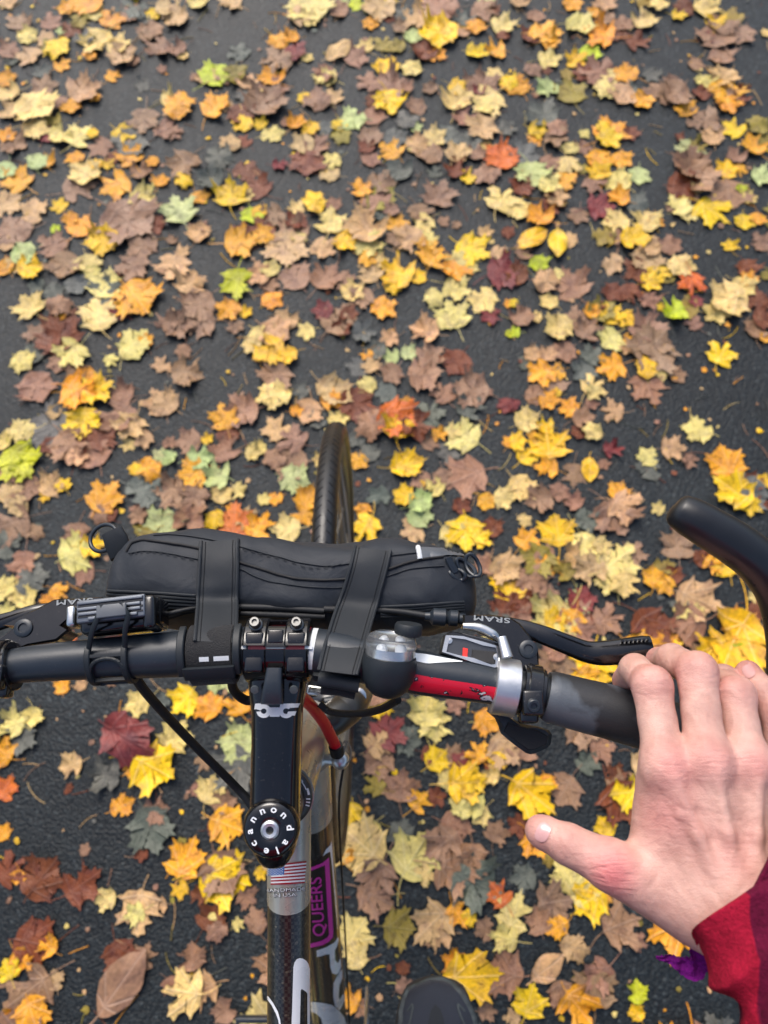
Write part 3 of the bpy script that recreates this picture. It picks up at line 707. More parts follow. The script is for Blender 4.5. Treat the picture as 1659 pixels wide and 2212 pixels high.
uvl.data.foreach_set('uv', np.array(cuv, dtype=np.float32)[vi].ravel())
cb_ = link('leaf_crumbs', me, LITTERMAT)
cb_['kind'] = 'stuff'; cb_['label'] = 'leaf crumbs and loose stalks strewn over the wet asphalt'; cb_['category'] = 'leaf crumbs'
# ------------------------------------------------------------------ bicycle
M_GLOSS = simple('gloss_black', (.004, .004, .005), .16, spec=.5, coat=.4, bump=.03, bscale=60, var=.2, dust=.35)
M_SATIN = simple('satin_black', (.018, .024, .032), .34, spec=.5, bump=.05, bscale=500, dust=.3)  # blue tint in the base colour stands in for sky reflections
M_RUB = simple('rubber_black', (.011, .012, .014), .55, spec=.4, bump=.12, bscale=700, var=.25, vscale=60)
M_SILI = simple('silicone_black', (.012, .016, .020), .5, spec=.4, bump=.05, bscale=400)  # black tinted blue, sky sheen put into the base colour
M_CHROME = simple('polished_steel', (.62, .62, .60), .2, metal=1.0, bump=.05, bscale=200)
M_LOWB = simple('bolt_recess', (.06, .07, .075), .5)
M_FAINT = simple('faint_print', (.26, .28, .29), .5)
M_STEEL = simple('dull_steel', (.17, .17, .165), .38, metal=1.0, bump=.05, bscale=200)
M_ALU = simple('brushed_aluminium', (.62, .63, .64), .34, metal=.9, bump=.1, bscale=300)
M_CHAMP = simple('champagne_paint', (.42, .41, .35), .3, metal=.35, coat=.5, var=.2, vscale=30)
M_WHITE = simple('white_paint', (.80, .83, .85), .3, coat=.3, var=.06)
M_RED = simple('red_paint', (.55, .006, .022), .3, coat=.4, var=.1)
M_REDRUB = simple('red_housing', (.62, .005, .016), .35, var=.1)
M_PRINT = simple('grey_print', (.62, .64, .65), .5, var=.1)
M_TYRE = simple('tyre_rubber', (.011, .011, .012), .36, bump=.3, bscale=260, var=.3, vscale=30)
M_DUSTY = simple('dusty_black', (.022, .020, .017), .38, coat=.25, var=.35, vscale=50, bump=.06, bscale=400)

def carbon_material():
    m, nt, b = mat_base('carbon_tube')
    N, L = nt.nodes, nt.links
    tc = N.new('ShaderNodeTexCoord')
    ck = N.new('ShaderNodeTexChecker'); ck.inputs['Scale'].default_value = 420
    ck.inputs['Color1'].default_value = (.010, .010, .010, 1); ck.inputs['Color2'].default_value = (.032, .031, .027, 1)
    L.new(tc.outputs['Object'], ck.inputs['Vector'])
    nz = N.new('ShaderNodeTexNoise'); nz.inputs['Scale'].default_value = 260; nz.inputs['Detail'].default_value = 6
    L.new(tc.outputs['Object'], nz.inputs['Vector'])
    mr = N.new('ShaderNodeMapRange'); mr.inputs['From Min'].default_value = .6; mr.inputs['From Max'].default_value = .78
    L.new(nz.outputs['Fac'], mr.inputs[0])
    mx = N.new('ShaderNodeMix'); mx.data_type = 'RGBA'; mx.inputs['B'].default_value = (.16, .14, .10, 1)
    L.new(mr.outputs[0], mx.inputs['Factor']); L.new(ck.outputs[0], mx.inputs['A'])
    L.new(mx.outputs['Result'], b.inputs['Base Color'])
    b.inputs['Roughness'].default_value = .3; b.inputs['Coat Weight'].default_value = .5; b.inputs['Coat Roughness'].default_value = .1
    return m
M_CARBON = carbon_material()

def grip_material():
    m, nt, b = mat_base('worn_grip')
    N, L = nt.nodes, nt.links
    tc = N.new('ShaderNodeTexCoord')
    nz = N.new('ShaderNodeTexNoise'); nz.inputs['Scale'].default_value = 26; nz.inputs['Detail'].default_value = 4; nz.inputs['Distortion'].default_value = .3
    L.new(tc.outputs['Object'], nz.inputs['Vector'])
    mr = N.new('ShaderNodeMapRange'); mr.inputs['From Min'].default_value = .46; mr.inputs['From Max'].default_value = .56
    L.new(nz.outputs['Fac'], mr.inputs[0])
    mx = N.new('ShaderNodeMix'); mx.data_type = 'RGBA'; mx.inputs['A'].default_value = (.020, .021, .024, 1); mx.inputs['B'].default_value = (.075, .088, .105, 1)
    L.new(mr.outputs[0], mx.inputs['Factor']); L.new(mx.outputs['Result'], b.inputs['Base Color'])
    b.inputs['Roughness'].default_value = .5
    n2 = N.new('ShaderNodeTexNoise'); n2.inputs['Scale'].default_value = 900
    L.new(tc.outputs['Object'], n2.inputs['Vector'])
    bp = N.new('ShaderNodeBump'); bp.inputs['Strength'].default_value = .2; bp.inputs['Distance'].default_value = .0006
    L.new(n2.outputs['Fac'], bp.inputs['Height']); L.new(bp.outputs[0], b.inputs['Normal'])
    return m
M_GRIP = grip_material()

def scuffed_red():
    m, nt, b = mat_base('scuffed_red')
    N, L = nt.nodes, nt.links
    tc = N.new('ShaderNodeTexCoord')
    nz = N.new('ShaderNodeTexNoise'); nz.inputs['Scale'].default_value = 95; nz.inputs['Detail'].default_value = 3; nz.inputs['Distortion'].default_value = 1.2
    L.new(tc.outputs['Object'], nz.inputs['Vector'])
    mr = N.new('ShaderNodeMapRange'); mr.inputs['From Min'].default_value = .555; mr.inputs['From Max'].default_value = .57
    L.new(nz.outputs['Fac'], mr.inputs[0])
    mx = N.new('ShaderNodeMix'); mx.data_type = 'RGBA'; mx.inputs['A'].default_value = (.62, .008, .030, 1); mx.inputs['B'].default_value = (.01, .01, .012, 1)
    L.new(mr.outputs[0], mx.inputs['Factor'])
    m3 = N.new('ShaderNodeMapRange'); m3.inputs['From Min'].default_value = .61; m3.inputs['From Max'].default_value = .62
    L.new(nz.outputs['Fac'], m3.inputs[0])
    m4 = N.new('ShaderNodeMix'); m4.data_type = 'RGBA'; m4.inputs['B'].default_value = (.65, .6, .6, 1)
    L.new(m3.outputs[0], m4.inputs['Factor']); L.new(mx.outputs['Result'], m4.inputs['A'])
    L.new(m4.outputs['Result'], b.inputs['Base Color'])
    b.inputs['Roughness'].default_value = .3; b.inputs['Coat Weight'].default_value = .3
    return m
M_SCUFF = scuffed_red()

BX = -0.0726
bike = empty('bicycle', 'black and champagne city bicycle with flat handlebar rolling over the leaves', 'bicycle', (BX, 0.190, 0))

# ---- handlebar
bar_px = [(-330, 1560), (-180, 1515), (-60, 1462), (50, 1436), (333, 1416), (605, 1404), (780, 1424), (901, 1452), (1048, 1476), (1145, 1494), (1250, 1521), (1355, 1548), (1500, 1592), (1650, 1644)]
BAR = cr([at(x, y, 1.0) for x, y in bar_px], 8)
bar_r = []
for p in BAR:
    d = abs(p.x - at(605, 1404, 1).x)
    bar_r.append(.0159 if d < .04 else (lerp(.0159, .0146, (d - .04) / .05) if d < .09 else max(.0115, lerp(.0146, .0118, (d - .09) / .08))))
mb = MB(); mb.tube(BAR, bar_r, 32)
handlebar = mb.build('handlebar', M_SATIN, bike)
BS = Surf(BAR, bar_r)
def bar_d(px):
    """distance along the bar below picture column px"""
    X = min(range(len(BAR)), key=lambda i: abs(830 + BAR[i].x / at(0, 1450, 1).length * 0 + (BAR[i].x) * FPX / 0.482 - px))
    return X
def bd(px):
    x = (px - 829.5) / FPX
    best = None
    for i in range(len(BAR) - 1):
        a, b_ = BAR[i], BAR[i + 1]
        def col(p):
            t = R(TILT); dz = -(p.y * math.sin(t) - (p.z - CAMZ) * math.cos(t)) * -1
            return 829.5 + FPX * p.x / dz
        ca_, cb_ = col(a), col(b_)
        if ca_ <= px <= cb_: return BS.L[i] + (BS.L[i + 1] - BS.L[i]) * (px - ca_) / (cb_ - ca_)
    return 0
def bt(d):
    a, b_ = BS.pos(d - .003, 0, 0), BS.pos(d + .003, 0, 0)
    return (b_ - a).normalized()
def bc(d): return (BS.pos(d, 0, 0) + BS.pos(d, math.pi, 0)) / 2
# angle: + turns towards tangent x up = towards the back (-y); 0 up
mb = MB(); BS.patch(bd(545), bd(668), -1.9, 1.9, .0004, mb, 14, 24); mb.build('red_centre', M_RED, handlebar)
mb = MB(); BS.patch(bd(880), bd(1072), .22, 1.05, .0004, mb, 30, 14); mb.build('red_stripe', M_SCUFF, handlebar)
mb = MB(); BS.patch(bd(880), bd(992), -.9, -.35, .0004, mb, 16, 6, edge=lambda t, a, b_: (a + .5 * max(0, .3 - t), b_ - .0 - max(0, t - .35) * .75)); mb.build('white_wedge', M_WHITE, handlebar)
mb = MB(); BS.patch(bd(673), bd(683), -1.2, .9, .0004, mb, 6, 14); mb.build('silver_band', M_PRINT, handlebar)

def band(mb, d, half, r0, r1, a0=-math.pi, a1=math.pi, n=30, lift=True):
    """ring band round the bar between radii r0 (inside) and r1"""
    vs, fs = [], []
    ta = bt(d); c = bc(d); u = (Vector((0, 0, 1)) - ta * ta.z).normalized(); w = ta.cross(u)
    prof = [(-half, r0), (-half, r1 - .0006), (-half + .0006, r1), (half - .0006, r1), (half, r1 - .0006), (half, r0)]
    full = abs(a1 - a0 - 2 * math.pi) < 1e-3
    m = len(prof)
    for i in range(n + (0 if full else 1)):
        a = lerp(a0, a1, i / n)
        dr = u * math.cos(a) + w * math.sin(a)
        for q, r_ in prof: vs.append(c + ta * q + dr * r_)
    cnt = n if full else n
    tot = n if full else n + 1
    for i in range(cnt):
        j = (i + 1) % tot
        for k in range(m):
            k2 = (k + 1) % m
            fs.append((i * m + k, i * m + k2, j * m + k2, j * m + k))
    if not full:
        fs.append(tuple(range(m))); fs.append(tuple(n * m + k for k in range(m - 1, -1, -1)))
    mb.add(vs, fs)

# grips
def grip(px0, px1, name='grip'):
    d0, d1 = sorted((bd(px0), bd(px1)))
    n = 40; pts = []; rs = []
    for i in range(n + 1):
        t = i / n; pts.append(bc(lerp(d0, d1, t)))
        e = min(t, 1 - t) * n
        r_ = .0166 + .0012 * math.sin(t * 3.1)
        rs.append(r_ - (.0012 if e < 1 else 0))
    mb = MB(); mb.tube(pts, rs, 36); mb.build(name, M_GRIP, bike)
grip(1178, 1648); grip(-320, -40)

# silver clamp with its tab
mb = MB(); dS = bd(1090); band(mb, dS, .0078, .0125, .0188)
g = mb.build('shifter_clamp', M_ALU, bike)
mb = MB()
p0 = at(1096, 1420, 1.016); p1 = at(1084, 1376, 1.014)
mb.tube([p0, p0.lerp(p1, .5), p1], [.0038, .0035, .003], 12, flat=.6, up=(0, 0, 1)); mb.build('tab', M_ALU, g)

# lever clamp with bolts (both sides)
def lever_clamp(px, s):
    d = bd(px)
    mb = MB(); band(mb, d, .0072, .0120, .0165); band(mb, d, .0045, .016, .0182, -2.4, .3)
    c = BS.pos(d, .55, .004)
    ta = bt(d)
    mb.box(c + ta * .0, (.0135, .016, .010), bev=.002)
    mb.box(BS.pos(d, 1.35, .003), (.012, .012, .012), bev=.002)
    cl = mb.build('lever_clamp', M_GLOSS, bike)
    mb = MB(); q = BS.pos(d, .5, .0095)
    mb.lathe(q, (0, -.35, .93), [(0, -.002), (.0042, -.002), (.0042, .0016), (.0036, .0022), (.0022, .0022), (.0020, .0008), (0, .0008)], 20)
    mb.build('bolt', M_SATIN, cl)
    mb = MB()
    for k, a in enumerate((1.25, 1.7, 2.1)):
        mb.tube([BS.pos(d - .006, a, .0035), BS.pos(d + .006, a, .0035)], .0014, 8)
    mb.build('clamp_ribs', M_SATIN, cl)
lever_clamp(1146, 1); lever_clamp(8, -1)

def plate(pts, z0, z1, name, mat, parent, bev=.0015, **kw):
    """a solid with the given outline (picture columns/rows at height z1), thickness z1-z0"""
    top = [at(x, y, z1) for x, y in pts]
    c = sum(top, Vector()) / len(top)
    vs, fs = [], []
    n = len(top)
    shrink = lambda p, k: c + (p - c) * k
    e = lambda p: (c - p).normalized() * bev if (c - p).length > 0 else Vector()
    rings = [[p + e(p) for p in top], [Vector((p.x, p.y, z1 - bev)) for p in top], [Vector((p.x, p.y, z0 + bev)) for p in top], [Vector((p.x, p.y, z0)) + e(p) for p in top]]
    for r_ in rings: vs += r_
    for a in range(3):
        for k in range(n):
            fs.append((a * n + k, a * n + (k + 1) % n, (a + 1) * n + (k + 1) % n, (a + 1) * n + k))
    fs.append(tuple(range(n - 1, -1, -1))); fs.append(tuple(3 * n + k for k in range(n)))
    mb = MB(); mb.add(vs, fs)
    return mb.build(name, mat, parent, **kw)

# brake levers: body, blade, pivot, lettering
def brake_lever(body, blade, pivot, txt, rot, adj, cable):
    b_ = plate(body, .978, .998, 'brake_lever', M_GLOSS, bike)
    pts = [at(x, y, z) for x, y, w, z in blade]
    mb = MB(); mb.tube(cr(pts, 6), [v for w in _wi([w for x, y, w, z in blade], 6) for v in [w * .00042]], 18, flat=.45, up=(0, 0, 1))
    bl = mb.build('lever_blade', M_GLOSS, b_)
    mb = MB(); q = at(pivot[0], pivot[1], .998)
    mb.lathe(q, (0, 0, 1), [(0, 0), (.0062, 0), (.0062, .0012), (.005, .0018), (.0032, .0018), (.003, .0006), (0, .0006)], 22); mb.build('pivot_bolt', M_SATIN, b_)
    vs, fs = text_shape('SRAM', .0050, .02, 0, 1.1)
    fr = at(txt[0], txt[1], .9985)
    ca_, sa_ = math.cos(rot), math.sin(rot)
    mb = MB(); mb.add([fr + Vector(((v.x * 1.9) * ca_ - v.y * sa_, (v.x * 1.9) * sa_ + v.y * ca_, .0003)) for v in vs], fs); mb.build('lettering', M_FAINT, b_, smooth=False)
    # barrel adjuster and lock ring
    a0, a1 = at(*adj[0]), at(*adj[1]); dr = (a1 - a0).normalized(); Ln = (a1 - a0).length
    mb = MB(); mb.lathe(a0, dr, [(0, 0), (.003, 0), (.0034, Ln * .12), (.0062, Ln * .2), (.0064, Ln * .5), (.0042, Ln * .55), (.0060, Ln * .62), (.0060, Ln * .8), (.004, Ln * .85), (.004, Ln), (0, Ln)], 18)
    mb.build('barrel_adjuster', M_SATIN, b_)
    mb = MB(); mb.tube(cr([at(*c) for c in cable], 8), .0026, 10); mb.build('brake_cable', M_RUB, b_)
    return b_
def _wi(ws, n):
    out = []
    for i in range(len(ws) - 1):
        for k in range(n): out.append(lerp(ws[i], ws[i + 1], k / n))
    out.append(ws[-1]); return out

lev = brake_lever([(1000, 1327), (1060, 1327), (1104, 1333), (1124, 1346), (1146, 1374), (1163, 1405), (1167, 1455), (1122, 1462), (1108, 1425), (1090, 1398), (1058, 1368), (1030, 1352), (1000, 1347)],
            [(1100, 1346, 10, .99), (1135, 1358, 14, .99), (1185, 1376, 16, .99), (1235, 1396, 17, .988), (1268, 1408, 18, .987), (1300, 1411, 20, .987), (1345, 1407, 21, .987), (1390, 1402, 22, .987), (1408, 1400, 20, .987)],
            (1141, 1403), (1062, 1337), R(180 - 5), ((918, 1331, .988), (1005, 1338, .988)), [(700, 1316, .985), (770, 1318, .985), (850, 1320, .985), (920, 1330, .988)])
# serrated end of the blade and the silver shaft on the lever body
mb = MB()
for k in range(7): mb.box(at(1345 + k * 9, 1385 - k * .6, .991), (.0016, .0012, .003))
mb.build('serrated_edge', M_GLOSS, lev)
mb = MB(); mb.tube(cr([at(x, y, .9995) for x, y in ((1000, 1352), (1035, 1356), (1065, 1370), (1078, 1382))], 6), [.0028 * k for k in _wi([.8, 1.2, 1.2, .6], 6)], 12, flat=.6); mb.build('reach_screw', M_CHROME, lev)
lev2 = brake_lever([(93, 1306), (116, 1294), (220, 1289), (228, 1294), (190, 1312), (160, 1322), (150, 1334), (132, 1352), (148, 1362), (122, 1384), (56, 1394), (34, 1402), (-14, 1404), (-12, 1388), (32, 1352), (4, 1350)],
            [(110, 1313, 9, .99), (70, 1322, 12, .99), (20, 1338, 13, .99), (-40, 1356, 15, .988), (-110, 1368, 18, .987), (-190, 1366, 20, .987)],
            (51, 1357), (161, 1299), R(180 + 4), ((152, 1338, .986), (170, 1334, .986)), [(165, 1335, .985), (260, 1345, .975), (350, 1335, .98), (420, 1318, .985), (520, 1312, .986)])

# shifter pod with window
pod = plate([(958, 1372), (975, 1362), (1045, 1376), (1098, 1394), (1100, 1412), (1078, 1450), (1046, 1452), (985, 1424), (950, 1412)], .985, 1.006, 'gear_shifter', M_GLOSS, bike)
def ring_plate(pts, z0, z1, w, name, mat, parent):
    c = sum((at(x, y, z1) for x, y in pts), Vector()) / len(pts)
    o = [at(x, y, z1) for x, y in pts]; i_ = [p + (c - p).normalized() * w for p in o]; n = len(o)
    vs = o + i_ + [Vector((p.x, p.y, z0)) for p in o] + [Vector((p.x, p.y, z0)) for p in i_]
    fs = []
    for k in range(n):
        k2 = (k + 1) % n
        fs += [(k, k2, n + k2, n + k), (2 * n + k, 2 * n + k2, k2, k), (n + k, n + k2, 3 * n + k2, 3 * n + k), (2 * n + k, 3 * n + k, 3 * n + k2, 2 * n + k2)]
    mb = MB(); mb.add(vs, fs); return mb.build(name, mat, parent)
win = [(963, 1372), (1000, 1374), (1050, 1388), (1080, 1397), (1083, 1412), (1078, 1440), (1068, 1442), (1020, 1430), (985, 1418), (955, 1408)]
ring_plate(win, 1.005, 1.0085, .0028, 'window_frame', M_CHROME, pod)
M_GLASS = simple('dark_window', (.03, .032, .035), .08, spec=.8, coat=.6, var=.3)
plate([(x + (1018 - x) * .12, y + (1406 - y) * .12) for x, y in win], 1.004, 1.0065, 'gear_window', M_GLASS, pod, bev=.0003)
M_REDI = simple('indicator_red', (.9, .03, .02), .4, var=.05)
plate([(1000, 1399), (1011, 1401), (1009, 1427), (999, 1424)], 1.0060, 1.0078, 'gear_indicator', M_REDI, pod, bev=.0003)
plate([(1020, 1403), (1070, 1408), (1068, 1434), (1018, 1425)], 1.0060, 1.0072, 'dial_plate', M_DUSTY, pod, bev=.0003)
for k in range(2):
    mb = MB(); q = at((970, 1072)[k], (1384, 1420)[k], 1.0068); mb.lathe(q, (0, 0, 1), [(0, 0), (.0026, 0), (.0022, .0012), (0, .0014)], 12); mb.build('rivet', M_CHROME, pod)
# thumb paddle below the bar
C = lambda x, y: (691 + x / 3, 1410 + y / 3)
th = plate([C(1085, 372), C(1140, 420), C(1165, 470), C(1180, 520), C(1262, 590), C(1345, 650), C(1372, 658), C(1400, 652), C(1478, 618), C(1503, 592), C(1510, 530), C(1490, 500), C(1420, 476), C(1330, 462), C(1260, 430), C(1210, 400), C(1150, 350)], .968, .977, 'thumb_lever', M_SATIN, bike, bev=.003)
plate([C(1190, 510), C(1350, 630), C(1395, 628), C(1470, 592), C(1480, 540), C(1410, 500), C(1300, 475), C(1220, 450)], .9768, .9782, 'paddle_pad', M_RUB, th, bev=.0006)

# ---- bar end horn on the visible side, and its twin
def horn(pts, rs):
    P_ = cr([at(*p) for p in pts], 8)
    rr = [v * 1.2 for v in _wi(rs, 8)]
    mb = MB(); mb.tube(P_, rr, 30); return mb.build('bar_end', M_SATINH, bike)
M_SATINH = simple('satin_bar_end', (.012, .013, .015), .34, spec=.5, bump=.03, bscale=500)
tip = [(1452, 1094, 1.079), (1456, 1097, 1.079), (1466, 1103, 1.079), (1490, 1116, 1.079), (1530, 1139, 1.078), (1590, 1176, 1.074), (1646, 1222, 1.066), (1688, 1290, 1.054), (1706, 1390, 1.038), (1702, 1500, 1.02), (1690, 1600, 1.006), (1682, 1656, 1.0)]
horn(tip, [.001, .0062, .0086, .0099, .0106, .0112, .0115, .0115, .0112, .011, .0108, .0105])
horn([(1205 - x, y, z) for x, y, z in tip[::1]], [.001, .0062, .0086, .0099, .0106, .0112, .0115, .0115, .0112, .011, .0108, .0105])

# ---- stem
CAP = at(585, 1790, .988)
SAX = Vector((0, -.326, .946)).normalized()     # steerer axis, upwards
def steer(d): return CAP - SAX * d             # d metres below the cap
dB = bd(603); BC = bc(dB)
S_A = CAP + Vector((0, -.004, -.022)); S_B = Vector((BC.x - .001, BC.y - .020, .9905))
def superell(w, h, n=36, e=3.2):
    out = []
    for k in range(n):
        a = 2 * math.pi * k / n
        ca_, sa_ = math.cos(a), math.sin(a)
        out.append((w * math.copysign(abs(ca_) ** (2 / e), ca_), h * math.copysign(abs(sa_) ** (2 / e), sa_)))
    return out
def loft(mb, stations, n=36, e=3.2):
    """stations: (centre, half width, half height, axis)"""
    vs, fs = [], []
    for c, w, h, ax in stations:
        ax = Vector(ax).normalized(); x = Vector((1, 0, 0)); x = (x - ax * x.dot(ax)).normalized(); z = x.cross(ax)
        if z.z < 0: z = -z
        for a, b_ in superell(w, h, n, e): vs.append(Vector(c) + x * a + z * b_)
    m = len(stations)
    for i in range(m - 1):
        for k in range(n): fs.append((i * n + k, i * n + (k + 1) % n, (i + 1) * n + (k + 1) % n, (i + 1) * n + k))
    fs.append(tuple(range(n - 1, -1, -1))); fs.append(tuple((m - 1) * n + k for k in range(n)))
    mb.add(vs, fs)
sd = (S_B - S_A).normalized()
mb = MB()
st = []
for t, w, h in ((-.215, .004, .006), (-.20, .0075, .009), (-.165, .0105, .012), (-.11, .0135, .0150), (-.05, .0150, .017), (0, .0155, .0180), (.12, .0165, .0185), (.2, .0163, .0178), (.3, .0163, .0172), (.6, .0163, .0165), (.82, .0168, .016), (.92, .0185, .0155), (1.0, .0195, .015), (1.06, .0195, .0145)):
    st.append((S_A.lerp(S_B, t), w, h, sd))
loft(mb, st, 44, 3.2)
# clamp half on the stem side
stem = mb.build('stem', M_GLOSS, bike)
def arc(mb, x, half, r0, r1, a0, a1, n=16):
    """solid arc round the bar centre at x offset; angle from forward (0) over the top (90 deg) to the back"""
    vs, fs = [], []
    prof = [(-half, r0), (-half, r1 - .0012), (-half + .0012, r1), (half - .0012, r1), (half, r1 - .0012), (half, r0)]
    m = len(prof)
    for i in range(n + 1):
        a = R(lerp(a0, a1, i / n)); dr = Vector((0, math.cos(a), math.sin(a)))
        for q, r_ in prof: vs.append(BC + Vector((x + q, 0, 0)) + dr * r_)
    for i in range(n):
        for k in range(m): fs.append((i * m + k, i * m + (k + 1) % m, (i + 1) * m + (k + 1) % m, (i + 1) * m + k))
    fs.append(tuple(range(m))); fs.append(tuple(n * m + k for k in range(m - 1, -1, -1)))
    mb.add(vs, fs)
mb = MB()
for x in (-.0135, .0135): arc(mb, x, .0078, .0163, .0212, 97, 230); mb.box(BC + Vector((x, -.0105, .0155)), (.0118, .0125, .0085), bev=.0016)
arc(mb, 0, .007, .0163, .0205, 97, 220)
mb.build('clamp_rear', M_GLOSS, stem)
mb = MB()
loft(mb, [(BC + Vector((0, -.014, .0178)), .0050, .002, (0, 1, 0)), (BC + Vector((-.0005, -.022, .0160)), .0056, .004, (0, 1, 0)), (BC + Vector((-.001, -.030, .0140)), .0066, .0042, (0, 1, 0)), (BC + Vector((-.0015, -.036, .0105)), .0072, .003, (0, 1, 0))], 24, 4)
mb.build('centre_rib', M_SATIN, stem)
mb = MB()
for x in (-.0135, .0135):
    arc(mb, x, .0078, .0163, .0212, -70, 90)
    mb.box(BC + Vector((x, .0045, .0175)), (.0118, .0085, .0075), bev=.0014)
arc(mb, 0, .007, .0163, .020, -60, 28); arc(mb, 0, .0078, .0163, .0195, 46, 92); mb.box(BC + Vector((0, .006, .0185)), (.010, .009, .003), bev=.001)
fp = mb.build('faceplate', M_GLOSS, stem)
for x in (-.0135, .0135):
    mb = MB(); q = BC + Vector((x, .0135, .0130))
    mb.lathe(q, (0, .12, .99), [(0, 0), (.0048, 0), (.0048, .0045), (.0042, .0054), (.0036, .0056), (.0036, .0105), (.0030, .0114), (.0018, .0114), (.0017, .0095), (0, .0095)], 22)
    mb.build('clamp_bolt', M_STEEL, fp)
mb = MB()
for x0, x1 in ((-.0215, -.0195), (.0195, .0235)): mb.box(BC + Vector(((x0 + x1) / 2, -.001, .0165)), (abs(x1 - x0) + .001, .0018, .003))
arc(mb, 0, .0065, .0158, .0178, 92.5, 95.5, 2)
mb.build('clamp_gap', M_PRINT, stem)
for x in (-.0125, .0125):
    mb = MB(); mb.lathe(BC + Vector((x, -.027, .0140)), (0, -.5, .86), [(0, 0), (.0028, 0), (.0026, .0012), (0, .0014)], 14); mb.build('lower_bolt', M_LOWB, stem)

# white chain-like emblem printed across the stem
mb = MB()
def flat_ring(mb, c, ux, uy, r0, r1, a0, a1, lift, n=22):
    vs, fs = [], []
    for i in range(n + 1):
        a = R(lerp(a0, a1, i / n))
        for r_ in (r0, r1): vs.append(c + ux * (r_ * math.cos(a)) + uy * (r_ * math.sin(a)) + lift)
    for i in range(n): fs.append((2 * i, 2 * i + 1, 2 * i + 3, 2 * i + 2))
    mb.add(vs, fs)
def stem_top(px, py):
    """point on the stem's top skin"""
    return ray_hit(px, py)
dg_bvh = {}
def bvh_of(*obs):
    vs, fs = [], []
    for o in obs:
        k = len(vs); vs += [v.co.copy() for v in o.data.vertices]; fs += [tuple(i + k for i in p.vertices) for p in o.data.polygons]
    return BVHTree.FromPolygons(vs, fs)
def drape(bv, px, py, lift=.0003):
    h = bv.ray_cast(Vector((0, 0, CAMZ)), ray(px, py))
    if h[0] is None: return None
    n = h[1]
    if n.dot(ray(px, py)) > 0: n = -n
    return h[0] + n * lift
def decal(bv, shape2d, faces, mb, lift=.0003):
    """shape given in picture columns/rows laid on the skin below it; kept only where all of it lands"""
    P_ = [drape(bv, x, y, lift) for x, y in shape2d]
    ok = [f for f in faces if all(P_[i] is not None for i in f)]
    used = sorted({i for f in ok for i in f}); re = {i: k for k, i in enumerate(used)}
    mb.add([P_[i] for i in used], [tuple(re[i] for i in f) for f in ok])
def ring2d(cx, cy, r0, r1, a0, a1, n=20, sy=1.0):
    v, f = [], []
    for i in range(n + 1):
        a = R(lerp(a0, a1, i / n))
        for r_ in (r0, r1): v.append((cx + r_ * math.cos(a), cy + sy * r_ * math.sin(a)))
    for i in range(n): f.append((2 * i, 2 * i + 1, 2 * i + 3, 2 * i + 2))
    return v, f
def poly2d(pts, nx=6):
    """quad (4 corners) as a small grid"""
    a, b_, c, d = pts; v, f = [], []
    for i in range(nx + 1):
        for k in range(nx + 1):
            s_, t = i / nx, k / nx
            x = lerp(lerp(a[0], b_[0], s_), lerp(d[0], c[0], s_), t); y = lerp(lerp(a[1], b_[1], s_), lerp(d[1], c[1], s_), t)
            v.append((x, y))
    for i in range(nx):
        for k in range(nx):
            q = i * (nx + 1) + k; f.append((q, q + 1, q + nx + 2, q + nx + 1))
    return v, f
SB = bvh_of(stem)
mb = MB()
for v, f in (ring2d(570, 1536, 6, 15.5, 195, 535, sy=.95), ring2d(618, 1536, 6.5, 16, 15, 320, sy=.95), poly2d([(552, 1520), (568, 1519), (566, 1531), (550, 1532)]),
             poly2d([(606, 1520), (648, 1519), (643, 1528), (604, 1530)]), poly2d([(622, 1537), (640, 1536), (636, 1546), (620, 1543)]), poly2d([(583, 1528), (606, 1528), (604, 1548), (583, 1548)])):
    decal(SB, v, f, mb)
mb.build('white_emblem', M_PRINT, stem)

# ---- stem cap with lettering
mb = MB()
prof = [(.0055, .0012), (.0062, .0034), (.0085, .0042), (.0150, .0036), (.0168, .0022), (.0180, -.0005), (.0184, -.004), (.0176, -.008), (.0165, -.012), (.0150, -.018), (0, -.018)]
CAXIS = Vector((.0, -.155, .985)).normalized()
mb.lathe(CAP, CAXIS, prof, 48); cap = mb.build('stem_cap', M_GLOSS, bike)
mb = MB()
mb.lathe(CAP, CAXIS, [(0, .0015), (.0023, .0015), (.0025, .0048), (.0045, .0052), (.0058, .0042), (.0062, .0015)], 28)
cb = mb.build('cap_bolt', M_ALU, cap)
mb = MB(); mb.lathe(CAP, CAXIS, [(0, .0020), (.0026, .0020), (.0026, .00215), (0, .00215)], 6); mb.build('hex_socket', M_DUSTY, cb)
mb = MB()
cu_ = Vector((1, 0, 0)); cv_ = CAXIS.cross(cu_).normalized()
if cv_.y < 0: cv_ = -cv_
for ch, (x, y) in zip('cannondale', ((455, 1405), (410, 1290), (440, 1175), (525, 1090), (643, 1080), (740, 1140), (790, 1255), (748, 1380), (683, 1455), (580, 1465))):
    a = math.atan2(-(y - 1278), x - 608)
    rr = .0127
    vs, fs = text_shape(ch, .0062, .025, 0)
    o = CAP + CAXIS * .0042 + cu_ * (rr * math.cos(a)) + cv_ * (rr * math.sin(a))
    up = cu_ * math.cos(a) + cv_ * math.sin(a); ri = up.cross(CAXIS)
    mb.add([o + ri * (v.x * 1.15) + up * (v.y - .0) for v in vs], fs)
mb.build('lettering', M_WHITE, cap, smooth=False)

